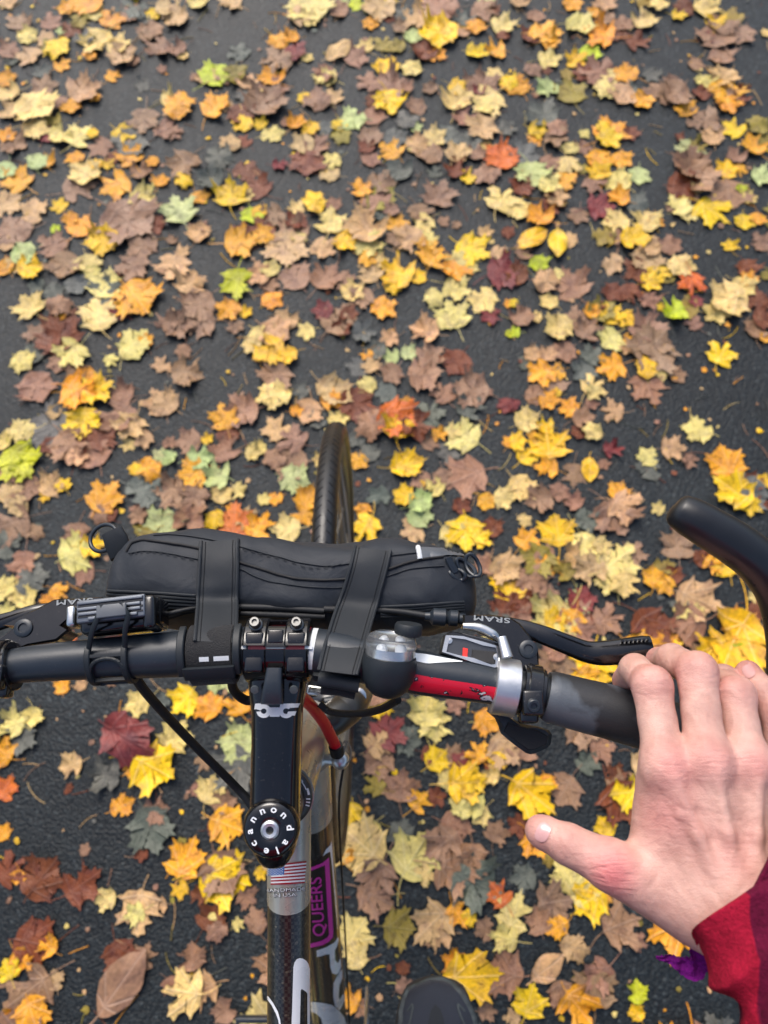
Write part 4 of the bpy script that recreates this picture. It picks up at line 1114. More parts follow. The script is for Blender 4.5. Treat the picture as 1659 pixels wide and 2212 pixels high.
# ---- spacers, headset ring with printed marks
mb = MB(); mb.lathe(steer(.052), SAX, [(0, -.006), (.0205, -.006), (.0215, -.003), (.0215, .001), (.0190, .0035), (.0165, .004), (.0165, .03), (0, .03)], 44)
hs_ = mb.build('headset', M_DUSTY, bike)
mb = MB(); HB = bvh_of(hs_)
o = steer(.052) + SAX * .0031
hx = Vector((1, 0, 0)); hy = (SAX.cross(hx)).normalized()
if hy.y < 0: hy = -hy
def hring(r0, r1, a0, a1, n=14): flat_ring(mb, o, hx, hy, r0, r1, a0, a1, SAX * .0008, n)
hring(.0188, .0198, 38, 62); hring(.0182, .0190, 20, 40); hring(.0188, .0204, 8, 22)
for a in (-2, -9, -16): hring(.0176, .0204, a, a + 3, 3)
mb.build('printed_marks', M_WHITE, hs_)

# ---- head tube, top tube, down tube, seat tube, stays
HT0, HT1 = steer(.056), steer(.205)
mb = MB(); mb.tube([HT0.lerp(HT1, t) for t in (0, .1, .5, .9, 1)], [.0225, .0215, .0220, .0235, .0245], 36); mb.build('head_tube', M_CHAMP, bike)
TT = [Vector((BX, -.022, .892)), Vector((BX, -.05, .885)), Vector((BX, -.19, .841)), Vector((BX, -.42, .770)), Vector((BX, -.62, .735))]
TT = cr(TT, 8)
mb = MB(); mb.tube(TT, [.0163] * len(TT), 48, up=(0, 0, 1)); toptube = mb.build('top_tube', M_CARBON, bike)
DT = [steer(.195) + Vector((0, -.005, 0)), Vector((BX, -.092, .678)), Vector((BX, -.328, .35)), Vector((BX, -.405, .275))]
DT = cr(DT, 10)
mb = MB(); mb.tube(DT, [.0225] * len(DT), 40, up=(0, .8, .6)); downtube = mb.build('down_tube', M_CARBON, bike)
TS = Surf(TT, [.0163] * len(TT)); DS = Surf(DT, [.0225] * len(DT), up=(0, .8, .6))
TB, DB = bvh_of(toptube), bvh_of(downtube)
# champagne sleeve over the front of the top tube, with a rounded end
def tsk(mb, v, f, bv=None, lift=.0004): decal(bv or TB, v, f, mb, lift)
mb = MB()
vs, fs = [], []
n, m = 30, 28
d_end = .155
for i in range(n + 1):
    for k in range(m + 1):
        a = lerp(-math.pi, math.pi, k / m)
        e = .066 + .020 * max(0, math.cos(a * .62)) ** .5
        d = .0 + e * i / n
        vs.append(TS.pos(d, a, .0004))
for i in range(n):
    for k in range(m):
        q = i * (m + 1) + k; fs.append((q, q + 1, q + m + 2, q + m + 1))
mb.add(vs, fs); mb.build('champagne_sleeve', M_CHAMP, toptube)
# flag sticker: stripes, canton, stars
M_FR = simple('flag_red', (.33, .015, .02), .35, var=.05); M_FB = simple('flag_blue', (.02, .12, .38), .35, var=.05); M_FW = simple('flag_white', (.75, .75, .74), .35, var=.04)
fl = lambda s_, t: (lerp(lerp(578, 660, s_), lerp(577, 656, s_), t) + 0, lerp(lerp(1868, 1859, s_), lerp(1911, 1907, s_), t))
def flq(s0, s1, t0, t1): return [fl(s0, t0), fl(s1, t0), fl(s1, t1), fl(s0, t1)]
for k in range(13):
    mb = MB(); v, f = poly2d(flq(.46 if k < 7 else 0, 1, k / 13, (k + 1) / 13), 8)
    tsk(mb, v, f, lift=.0010)
    mb.build('flag_stripe', M_FR if k % 2 == 0 else M_FW, toptube)
mb = MB(); v, f = poly2d(flq(0, .455, 0, 7 / 13), 8); tsk(mb, v, f, lift=.0010); mb.build('flag_canton', M_FB, toptube)
mb = MB()
for r_ in range(9):
    for c in range(6 if r_ % 2 == 0 else 5):
        s_ = .455 * ((c + (.5 if r_ % 2 == 0 else 1)) / 6); t = 7 / 13 * (r_ + .7) / 9.4
        x, y = fl(s_, t); v = [(x, y)] ; f = []
        for k in range(10):
            a = math.pi * k / 5 - math.pi / 2; q = 1.7 if k % 2 == 0 else .75
            v.append((x + q * math.cos(a), y + q * math.sin(a)))
        f = [(0, 1 + k, 1 + (k + 1) % 10) for k in range(10)]
        tsk(mb, v, f, lift=.0013)
mb.build('flag_stars', M_FW, toptube, smooth=False)
def px_text(body, cx, cy, size, rot=0, sx=1.0, bold=.03, cut=1, shear=0):
    vs, fs = text_shape(body, size, bold, cut)
    c_, s_ = math.cos(rot), math.sin(rot)
    out = []
    for v in vs:
        x, y = v.x * sx + shear * v.y, v.y
        out.append((cx + x * c_ + y * s_, cy + x * s_ - y * c_))
    return out, fs
M_DKPRINT = simple('dark_print', (.03, .03, .03), .4)
mb = MB()
for body, cy, sx in (('HANDMADE', 1921.5, 1.42), ('IN USA', 1932.5, 1.38)):
    v, f = px_text(body, 616, cy, 10.5, R(-3), sx, .06); tsk(mb, v, f, lift=.0010)
mb.build('lettering', M_DKPRINT, toptube, smooth=False)
mb = MB()
for body, cy, sx in (('HANDMADE', 1921.0, 1.42), ('IN USA', 1932.0, 1.38)):
    v, f = px_text(body, 615.6, cy, 10.5, R(-3), sx, .0); tsk(mb, v, f, lift=.0013)
mb.build('lettering', M_FW, toptube, smooth=False)
# scuffed clear film at the sleeve's end
# white logo strokes lower on the top tube
D5 = lambda x, y: (498 + x / 4.285, 1825 + y / 4.285)
def pxpoly(pts, nseg=2):
    """outline filled as a fan of small triangles"""
    cx = sum(p[0] for p in pts) / len(pts); cy = sum(p[1] for p in pts) / len(pts)
    bm = bmesh.new(); vv = [bm.verts.new((x, y, 0)) for x, y in pts]; bm.faces.new(vv); bm.normal_update()
    bmesh.ops.triangulate(bm, faces=bm.faces)
    for _ in range(4):
        lg = [e for e in bm.edges if e.calc_length() > 5]
        if not lg: break
        bmesh.ops.subdivide_edges(bm, edges=lg, cuts=1); bmesh.ops.triangulate(bm, faces=[f for f in bm.faces if len(f.verts) > 3])
    bm.verts.index_update(); v = [(q.co.x, q.co.y) for q in bm.verts]; f = [tuple(q.index for q in g_.verts) for g_ in bm.faces]; bm.free()
    return v, f
mb = MB()
for pts in ([D5(580, 1130), D5(590, 1085), D5(610, 1055), D5(635, 1045), D5(665, 1050), D5(695, 1070), D5(715, 1100), D5(728, 1150), D5(728, 1700), D5(705, 1700), D5(705, 1375), D5(690, 1355), D5(655, 1330), D5(645, 1345), D5(638, 1700), D5(563, 1700)],
            [D5(318, 1372), D5(325, 1368), D5(360, 1405), D5(400, 1460), D5(440, 1535), D5(462, 1610), D5(472, 1700), D5(458, 1700), D5(445, 1620), D5(425, 1560), D5(385, 1480), D5(345, 1425), D5(315, 1385)]):
    v, f = pxpoly(pts); tsk(mb, v, f, lift=.0006)
mb.build('white_logo_strokes', M_WHITE, toptube)
# down tube: champagne upper part, magenta sticker, white script
mb = MB(); DS.patch(.0, .098, -math.pi, math.pi, .0004, mb, 16, 40); mb.build('champagne_panel', M_CHAMP, downtube)
M_MAG = simple('magenta_print', (.80, .045, .42), .4, var=.05); M_STK = simple('sticker_black', (.02, .014, .014), .4, var=.1)
D5i = D5
mb = MB(); v, f = pxpoly([D5(640, 180), D5(760, 150), D5(850, 108), D5(920, 70), D5(935, 200), D5(985, 780), D5(975, 830), D5(940, 880), D5(860, 935), D5(740, 965), D5(640, 968)]); decal(DB, v, f, mb, .0006); mb.build('sticker', M_STK, downtube)
mb = MB()
for pts in ([D5(640, 220), D5(760, 195), D5(850, 158), D5(905, 110), D5(905, 125), D5(910, 210), D5(945, 800), D5(942, 850), D5(905, 890), D5(850, 920), D5(740, 945), D5(640, 950), D5(640, 912), D5(740, 908), D5(840, 880), D5(890, 850), D5(908, 820), D5(905, 790), D5(872, 260), D5(868, 182), D5(800, 210), D5(740, 232), D5(640, 255)],):
    v, f = pxpoly(pts); decal(DB, v, f, mb, .0010)
mb.build('sticker_border', M_MAG, downtube)
mb = MB()
v, f = px_text('QUEERS', *D5(808, 565), 35, R(-94), 1.0, .012, 3)
# condensed: stretch along the reading direction
cx, cy = D5(806, 575); v = [(cx + (x - cx) * 1.0, cy + (y - cy) * 1.03) for x, y in v]
decal(DB, v, f, mb, .0010); mb.build('lettering', M_MAG, downtube, smooth=False)
mb = MB()
for pts in ([D5(795, 975), D5(880, 945), D5(960, 900), D5(990, 850), D5(1000, 880), D5(985, 930), D5(962, 975), D5(965, 1060), D5(985, 1090), D5(1000, 1080), D5(1012, 1040), D5(1022, 1120), D5(1005, 1180), D5(975, 1198), D5(940, 1185), D5(922, 1130), D5(915, 1010), D5(880, 1012), D5(800, 1035)],
            [D5(1028, 1150), D5(1032, 1230), D5(1005, 1300), D5(998, 1400), D5(1008, 1430), D5(1030, 1385), D5(1050, 1380), D5(1052, 1440), D5(1010, 1530), D5(965, 1490), D5(948, 1400), D5(950, 1280), D5(980, 1220)],
            [D5(850, 105), D5(880, 40), D5(920, 0), D5(930, -40), D5(938, 40), D5(955, 300), D5(975, 520), D5(990, 780), D5(975, 780), D5(950, 480), D5(935, 300), D5(918, 60), D5(880, 80)],
            [D5(640, 1500), D5(760, 1450), D5(860, 1460), D5(940, 1480), D5(1000, 1530), D5(1050, 1590), D5(1080, 1700), D5(860, 1700), D5(840, 1600), D5(790, 1555), D5(740, 1540), D5(640, 1560)]):
    v, f = pxpoly(pts); decal(DB, v, f, mb, .0005)
mb.build('white_script', M_WHITE, downtube)

BB = Vector((BX, -.405, .275)); RA = Vector((BX, -.835, .333))
mb = MB(); ST0, ST1 = BB, Vector((BX, -.63, .78)); mb.tube([ST0, ST1], .0165, 28); mb.build('seat_tube', M_CARBON, bike)
mb = MB(); mb.lathe(BB + Vector((-.036, 0, 0)), (1, 0, 0), [(.02, 0), (.021, .002), (.021, .070), (.02, .072)], 30); mb.build('bottom_bracket', M_SATIN, bike)
for s in (-1, 1):
    mb = MB(); mb.tube(cr([BB + Vector((s * .03, -.02, 0)), BB + Vector((s * .045, -.14, .02)), RA + Vector((s * .062, 0, 0))], 6), .009, 14); mb.build('chain_stay', M_CARBON, bike)
    mb = MB(); mb.tube(cr([Vector((BX + s * .012, -.625, .74)), Vector((BX + s * .05, -.70, .58)), RA + Vector((s * .062, 0, 0))], 6), .0075, 14); mb.build('seat_stay', M_CARBON, bike)
mb = MB(); SP = Vector((BX, -.675, .90)); mb.tube([ST1 - Vector((0, -.02, .05)), SP], .0136, 24); mb.build('seat_post', M_SATIN, bike)
mb = MB(); loft(mb, [(Vector((BX, -.48, .925)), .008, .006, (0, 1, 0)), (Vector((BX, -.50, .93)), .018, .014, (0, 1, 0)), (Vector((BX, -.57, .928)), .026, .018, (0, 1, 0)), (Vector((BX, -.65, .93)), .055, .022, (0, 1, 0)), (Vector((BX, -.72, .938)), .070, .024, (0, 1, 0)), (Vector((BX, -.755, .94)), .055, .016, (0, 1, 0))], 30, 2.4); mb.build('saddle', M_RUB, bike)

# ---- wheels
def wheel(c, rim_out=.303, tyre_r=.0150, steerv=0):
    mb = MB()
    pts = [c + Vector((0, math.cos(a), math.sin(a))) * (rim_out + tyre_r * .8) for a in [2 * math.pi * k / 96 for k in range(96)]]
    mb.tube(pts, tyre_r, 20, cap=False, up=(1, 0, 0), close=True)
    w = mb.build('wheel', M_TYRE, bike)
    w['label'] = 'black tyred spoked wheel'
    mb = MB()
    for s_ in (-1, 1):
        for k in range(140):
            a = 2 * math.pi * (k + .25 * s_) / 140; a2 = a + .022
            q = [c + Vector((s_ * x, (rim_out + tyre_r * .8 + h) * math.cos(t_), (rim_out + tyre_r * .8 + h) * math.sin(t_))) for x, h, t_ in ((.0035, tyre_r * .985, a), (.0085, tyre_r * .835, lerp(a, a2, .5)), (.0118, tyre_r * .63, a2))]
            mb.tube(q, .00065, 4, cap=False)
    mb.build('tread_ribs', M_RUB, w, kind='stuff')
    mb = MB(); n = 96; prof = [(-.0095, rim_out), (-.0105, rim_out - .012), (-.006, rim_out - .024), (0, rim_out - .028), (.006, rim_out - .024), (.0105, rim_out - .012), (.0095, rim_out)]
    vs, fs = [], []
    for k in range(n):
        a = 2 * math.pi * k / n; dr = Vector((0, math.cos(a), math.sin(a)))
        for x, r_ in prof: vs.append(c + Vector((x, 0, 0)) + dr * r_)
    m = len(prof)
    for k in range(n):
        for q in range(m - 1): fs.append((k * m + q, k * m + q + 1, ((k + 1) % n) * m + q + 1, ((k + 1) % n) * m + q))
    mb.add(vs, fs); mb.build('rim', M_DUSTYRIM, w)
    mb = MB(); mb.lathe(c + Vector((-.05, 0, 0)), (1, 0, 0), [(0, 0), (.006, 0), (.006, .012), (.024, .016), (.024, .019), (.011, .024), (.011, .076), (.024, .081), (.024, .084), (.006, .088), (.006, .1), (0, .1)], 24); mb.build('hub', M_SATIN, w)
    for k in range(28):
        a = 2 * math.pi * k / 28; s = 1 if k % 2 else -1; a2 = a + (.9 if (k // 2) % 2 else -.9)
        p0 = c + Vector((s * .034, .022 * math.cos(a2), .022 * math.sin(a2))); p1 = c + Vector((s * .002, (rim_out - .026) * math.cos(a), (rim_out - .026) * math.sin(a)))
        mb = MB(); mb.tube([p0, p1], .0010, 5, cap=False); mb.build('spoke', M_SPOKE, w)
    return w
M_DUSTYRIM = simple('dusty_rim', (.075, .066, .048), .5, coat=.2, var=.3, vscale=60)
M_SPOKE = simple('spoke_steel', (.22, .20, .17), .4, metal=.7)
FA = Vector((BX, .190, .333))
w1 = wheel(FA); w2 = wheel(RA)

# ---- fork
CR0 = steer(.215)
mb = MB()
for s in (-1, 1):
    mb2 = MB()
    mb2.tube(cr([CR0 + Vector((s * .010, .0, .0)), CR0 + Vector((s * .030, .012, -.006)), CR0 + Vector((s * .043, .030, -.045)), Vector((BX + s * .052, .115, .52)), FA + Vector((s * .055, 0, .02))], 10), _wi([.015, .016, .016, .013, .010], 10), 24, flat=1.1)
    fk = mb2.build('fork_leg', M_DUSTY, bike)
    if s == 1:
        FBV = bvh_of(fk)
        mb3 = MB()
        for k, (x, y) in enumerate(((1352, 470), (1372, 430), (1392, 392), (1400, 350), (1420, 330), (1440, 290))):
            v, f = ring2d(442.5 + x / 4.285, 1493 + y / 4.285, 1.7, 3.2, 20 + 40 * k, 290 + 40 * k, 10); decal(FBV, v, f, mb3, .0004)
        for k in range(7):
            x0 = 763 + k * 2.6; y0 = 1602 - k * 11
            v, f = poly2d([(x0, y0), (x0 + 9, y0 - 5), (x0 + 9.5, y0 - 3.2), (x0 + .5, y0 + 1.8)], 2); decal(FBV, v, f, mb3, .0004)
        mb3.build('lettering', M_PRINT, fk)
mb = MB(); mb.tube([steer(.203), steer(.232)], [.024, .022], 30); mb.build('fork_crown', M_CHAMP, bike)

# ---- front brake: arms, pads, noodle, adjuster
mb = MB()
zc = .765
mb.box(at(686, 1494, zc), (.020, .010, .006), Matrix.Rotation(R(-8), 3, 'Z'), .0015)
br = mb.build('front_brake', M_CHROME, bike)
mb = MB(); mb.tube(cr([at(668, 1512, .76), at(700, 1515, .765), at(726, 1519, .765), at(752, 1512, .76)], 5), [.009 * k for k in _wi([.7, 1.1, 1.2, .6], 5)], 14, flat=.6); mb.build('brake_arm', M_GLOSS, br)
mb = MB(); mb.tube([at(702, 1520, .775), at(750, 1513, .775)], .0062, 14, flat=.6); mb.build('brake_pad', M_SATIN, br)
mb = MB(); mb.lathe(at(772, 1504, .765), (.1, -.1, 1), [(0, 0), (.0085, 0), (.009, .003), (.008, .008), (.004, .010), (0, .010)], 20); mb.build('pivot_nut', M_CHROME, br)
for k in range(3):
    mb = MB(); mb.tube([at(688, 1543 + k * 8, .755), at(738 - k * 6, 1540 + k * 8, .755)], .0023, 10); mb.build('return_spring', M_CHROME, br)
for x, y in ((757, 1523), (768, 1529), (779, 1521)):
    mb = MB(); mb.lathe(at(x, y, .76), (.2, 0, 1), [(0, 0), (.0032, 0), (.0032, .006), (.002, .008), (0, .008)], 12); mb.build('link_bolt', M_CHROME, br)
mb = MB(); mb.tube([at(706, 1554, .752), at(736, 1560, .752), at(742, 1548, .752)], [.003, .0042, .002], 8, flat=.5); mb.build('bracket', M_ALU, br)
mb = MB(); mb.tube(cr([at(645, 1500, .93), at(672, 1525, .90), at(700, 1562, .865), at(722, 1606, .835), at(726, 1614, .832)], 8), .0048, 14); mb.build('red_cable_housing', M_REDRUB, bike)
mb = MB(); mb.tube([at(725, 1611, .834), at(729, 1628, .826)], .0062, 14); mb.build('cable_boot', M_RUB, bike)
mb = MB()
bm = bmesh.new(); bmesh.ops.create_uvsphere(bm, u_segments=20, v_segments=14, radius=.0082)
q = at(735, 1642, .815); bm.verts.index_update(); mb.add([q + v.co for v in bm.verts], [tuple(v.index for v in f.verts) for f in bm.faces]); bm.free()
mb.tube([q, at(708, 1640, .812), at(690, 1650, .80)], [.006, .005, .007], 12)
mb.build('cable_stop', M_ALU, bike)
for k, pts in enumerate((((741, 1606), (746, 1600), (748, 1612), (742, 1618)), ((738, 1622), (744, 1612), (743, 1628)), ((750, 1600), (758, 1618), (756, 1640), (747, 1652)))):
    mb = MB(); mb.tube(cr([at(x, y, .828) for x, y in pts], 5), .0007, 6); mb.build('cable_end', M_SPOKE, bike)
# dark cables
for pts, r_ in (([(287, 1440, .995), (300, 1475, .985), (345, 1530, .95), (420, 1610, .90), (500, 1690, .865), (540, 1735, .86), (575, 1800, .86), (600, 1870, .858)], .0034),
                ([(500, 1460, .975), (505, 1490, .96), (530, 1512, .95), (560, 1510, .95)], .0034),
                ([(690, 1520, .90), (715, 1538, .90), (770, 1542, .92), (820, 1533, .94), (860, 1512, .965)], .0028),
                ([(520, 1311, .985), (600, 1313, .985), (700, 1320, .985)], .0024),
                ([(520, 1325, .983), (600, 1328, .983), (702, 1332, .983)], .0024),
                ([(330, 1338, .99), (380, 1322, .99), (440, 1310, .985)], .0018),
                ([(745, 1640, .80), (733, 1720, .76), (734, 1800, .68), (739, 1900, .58), (745, 2010, .47), (752, 2150, .36), (758, 2260, .30)], .0012)):
    mb = MB(); mb.tube(cr([at(*p) for p in pts], 8), r_, 12); mb.build('cable', M_RUB, bike)

# ---- crank, pedals
for s, ang in ((1, 80), (-1, -100)):
    cdir = Vector((0, math.cos(R(ang)) , math.sin(R(ang)) ))
    c0 = BB + Vector((s * .055, 0, 0)); c1 = c0 + cdir * .17 + Vector((s * .012, 0, 0))
    mb = MB(); mb.tube([c0 - cdir * .015, c0, c0.lerp(c1, .5), c1, c1 + cdir * .012], [.010, .016, .012, .011, .009], 18, flat=.55, up=(1, 0, 0)); ck = mb.build('crank_arm', M_SATIN, bike)
    mb = MB(); pc = c1 + Vector((s * .055, 0, 0))
    mb.tube([c1, pc + Vector((s * .045, 0, 0))], .007, 12)
    for yy in (-.038, .038): mb.box(pc + Vector((0, yy, 0)), (.088, .008, .018), bev=.002)
    for xx in (-.042, .042): mb.box(pc + Vector((xx, 0, 0)), (.006, .070, .016), bev=.0015)
    mb.build('pedal', M_SATIN, bike)
mb = MB(); mb.lathe(BB + Vector((.046, 0, 0)), (1, 0, 0), [(.07, 0), (.092, 0), (.095, .0015), (.092, .003), (.07, .003), (.07, 0)], 60); mb.build('chainring', M_ALU, bike)
PEDAL = BB + Vector((.055 + .012 + .055, .17 * math.cos(R(80)), .17 * math.sin(R(80))))
# ------------------------------------------------------------------ handlebar bag
def fabric(name, col, rough=.5, wr=.35, sheen=.15):
    m, nt, b = mat_base(name)
    N, L = nt.nodes, nt.links
    tc = N.new('ShaderNodeTexCoord')
    n1 = N.new('ShaderNodeTexNoise'); n1.inputs['Scale'].default_value = 28; n1.inputs['Detail'].default_value = 4; n1.inputs['Distortion'].default_value = .6
    n2 = N.new('ShaderNodeTexNoise'); n2.inputs['Scale'].default_value = 900; n2.inputs['Detail'].default_value = 2
    ck = N.new('ShaderNodeTexWave'); ck.inputs['Scale'].default_value = 500
    for q in (n1, n2, ck): L.new(tc.outputs['Object'], q.inputs['Vector'])
    mr = N.new('ShaderNodeMapRange'); mr.inputs['To Min'].default_value = .75; mr.inputs['To Max'].default_value = 1.3
    L.new(n1.outputs['Fac'], mr.inputs[0])
    sc = N.new('ShaderNodeVectorMath'); sc.operation = 'SCALE'; sc.inputs[0].default_value = col; L.new(mr.outputs[0], sc.inputs['Scale'])
    L.new(sc.outputs[0], b.inputs['Base Color'])
    b.inputs['Roughness'].default_value = rough; b.inputs['Sheen Weight'].default_value = sheen; b.inputs['Sheen Roughness'].default_value = .5
    b.inputs['Specular IOR Level'].default_value = .4
    b1 = N.new('ShaderNodeBump'); b1.inputs['Strength'].default_value = wr; b1.inputs['Distance'].default_value = .004; L.new(n1.outputs['Fac'], b1.inputs['Height'])
    b2 = N.new('ShaderNodeBump'); b2.inputs['Strength'].default_value = .2; b2.inputs['Distance'].default_value = .0004
    ad = N.new('ShaderNodeMath'); ad.operation = 'ADD'; L.new(n2.outputs['Fac'], ad.inputs[0]); L.new(ck.outputs['Fac'], ad.inputs[1])
    L.new(ad.outputs[0], b2.inputs['Height']); L.new(b1.outputs[0], b2.inputs['Normal']); L.new(b2.outputs[0], b.inputs['Normal'])
    return m
M_BAG = fabric('bag_fabric', (.015, .019, .026), .6, .5, .02)  # bluish base colour imitates sky reflected on the black cloth
M_WEB = fabric('webbing', (.011, .0145, .019), .6, .12, .03)
M_PIPE = simple('zip_tape', (.004, .004, .005), .7)
M_GREYR = simple('reflective_grey', (.09, .10, .115), .45, var=.15)
M_VEL = simple('hook_tape', (.008, .008, .009), .8, bump=.8, bscale=900, sheen=.1)

bag = empty('handlebar_bag', 'black soft cylindrical bag strapped in front of the handlebar with two wide straps', 'bag', tuple(at(620, 1250, .9)))
X0, X1 = -.2035, .0685
FRONT = [(225, 1215), (238, 1186), (275, 1160), (330, 1149), (400, 1146), (500, 1154), (590, 1170), (640, 1177), (700, 1176), (760, 1172), (810, 1167), (850, 1168), (900, 1180), (1010, 1185), (1030, 1230)]
def front_y(px):
    for (a, ya), (b_, yb) in zip(FRONT, FRONT[1:]):
        if px <= b_: return lerp(ya, yb, max(0, (px - a) / (b_ - a)))
    return FRONT[-1][1]
NB, MBK = 90, 56
vs, fs = [], []
for i in range(NB + 1):
    u = -1 + 2 * i / NB
    uu = math.copysign(abs(u) ** .75, u)          # denser near the ends
    t = (uu + 1) / 2; x = lerp(X0, X1, t)
    s_ = max(0.02, (1 - abs(uu) ** 9)) ** (1 / 3.2)
    px = lerp(228, 1028, t)
    yf = at(px, min(front_y(px), 1200), .955).y - .0015
    yr = .094 - .006 * t
    cy = (yf + yr) / 2; a = (yf - yr) / 2
    zc = .950 - .003 * t; bz = .045 - .003 * math.exp(-((t - .5) / .18) ** 2)
    for k in range(MBK):
        th = 2 * math.pi * k / MBK
        ca_, sa_ = math.cos(th), math.sin(th)
        e = 3.0
        y = math.copysign(abs(ca_) ** (2 / e), ca_) * a * s_; z = math.copysign(abs(sa_) ** (2 / e), sa_) * bz * s_
        p = Vector((x, cy + y, zc + z))
        q = Vector((p.x * 22, p.y * 38, p.z * 38))
        w = noise.noise(q) * .0030 + noise.noise(q * 2.3 + Vector((7, 3, 1))) * .0016 - .0013 * (1 - abs(noise.noise(Vector((p.x * 30 + p.y * 22, p.y * 16, p.z * 16)))) * 2.2) ** 3
        # creases gathered at the straps and the ends
        for sx in (-.113, -.027, -.19, .05):
            w -= .0030 * math.exp(-((x - sx) / .012) ** 2) * (.6 + .4 * math.sin(th * 5 + sx * 90))
        nrm = Vector((0, ca_, sa_))
        vs.append(p + nrm * w * s_)
for i in range(NB):
    for k in range(MBK):
        fs.append((i * MBK + k, i * MBK + (k + 1) % MBK, (i + 1) * MBK + (k + 1) % MBK, (i + 1) * MBK + k))
fs.append(tuple(range(MBK - 1, -1, -1))); fs.append(tuple(NB * MBK + k for k in range(MBK)))
mb = MB(); mb.add(vs, fs); bagbody = mb.build('bag_body', M_BAG, bag, angle=70)
BV = bvh_of(bagbody)
def drape_tube(pts, r_, name, mat, parent, lift=.0006, n=8, dash=None):
    q = []
    for i in range(len(pts) - 1):
        for k in range(n): q.append((lerp(pts[i][0], pts[i + 1][0], k / n), lerp(pts[i][1], pts[i + 1][1], k / n)))
    q.append(pts[-1])
    # smooth the row path first
    for _ in range(4): q = [q[0]] + [((q[i - 1][0] + q[i][0] * 2 + q[i + 1][0]) / 4, (q[i - 1][1] + q[i][1] * 2 + q[i + 1][1]) / 4) for i in range(1, len(q) - 1)] + [q[-1]]
    P_ = [drape(BV, x, y, lift) for x, y in q]; P_ = [p for p in P_ if p is not None]
    mb = MB()
    if dash:
        for i in range(0, len(P_) - 1, 2): mb.tube([P_[i], P_[i + 1]], r_, 6)
    else: mb.tube(P_, r_, 8)
    return mb.build(name, mat, parent)
def CB(x, y): return (193.6 + x / 3.75, 1122.6 + y / 3.75)
def CD(x, y): return (691 + x / 4.286, 1150 + y / 4.286)
drape_tube([CB(300, 260), CB(340, 190), CB(430, 165), CB(560, 180), CB(740, 205), CB(900, 238), CB(1210, 345), CB(1400, 405), CB(1540, 450), (640, 1251), (700, 1254), CD(230, 435), CD(420, 400), CD(640, 340), CD(800, 285), CD(940, 250), CD(1140, 228)], .0010, 'zip', M_PIPE, bagbody)
drape_tube([CB(320, 275), CB(430, 255), CB(560, 262), CB(700, 285), CB(900, 325), CB(1230, 400), CB(1330, 455), CB(1450, 500), CB(1600, 525), (660, 1268), CD(200, 515), CD(430, 470), CD(640, 400), CD(840, 335), CD(1150, 310)], .0005, 'seam', M_WEB, bagbody)
drape_tube([CB(520, 130), CB(640, 122), CB(800, 135), CB(960, 160), CB(1100, 190), CB(1220, 220), CB(1400, 270), CB(1560, 310), (640, 1215), (700, 1224), CD(290, 290), CD(500, 250), CD(700, 210), CD(890, 190)], .0005, 'seam', M_WEB, bagbody)
drape_tube([CB(330, 285), CB(430, 266), CB(560, 272), CB(700, 296), CB(880, 335)], .0003, 'stitching', M_WEB, bagbody, lift=.0012, n=5, dash=1)
drape_tube([CB(1240, 240), CB(1400, 282), CB(1560, 322), (660, 1227), (700, 1228), CD(200, 295)], .0003, 'stitching', M_WEB, bagbody, lift=.0012, n=5, dash=1)
for k in range(5):   # ribbed elastic along the back
    drape_tube([CB(150, 575 + k * 28), CB(500, 590 + k * 28), CB(860, 615 + k * 26)], .0011, 'elastic_rib', M_WEB, bagbody, lift=.0004)
    drape_tube([CD(560, 690 + k * 22), CD(900, 672 + k * 24), CD(1330, 645 + k * 24)], .0011, 'elastic_rib', M_WEB, bagbody, lift=.0004)
mb = MB(); v, f = pxpoly([(904, 1184), (950, 1186), (1006, 1188), (1008, 1204), (968, 1201), (912, 1208)]); decal(BV, v, f, mb, .0012); mb.build('reflective_panel', M_GREYR, bagbody)
drape_tube([(902, 1184), (905, 1195), (907, 1208)], .0019, 'zip_end', M_PRINT, bagbody, lift=.001)
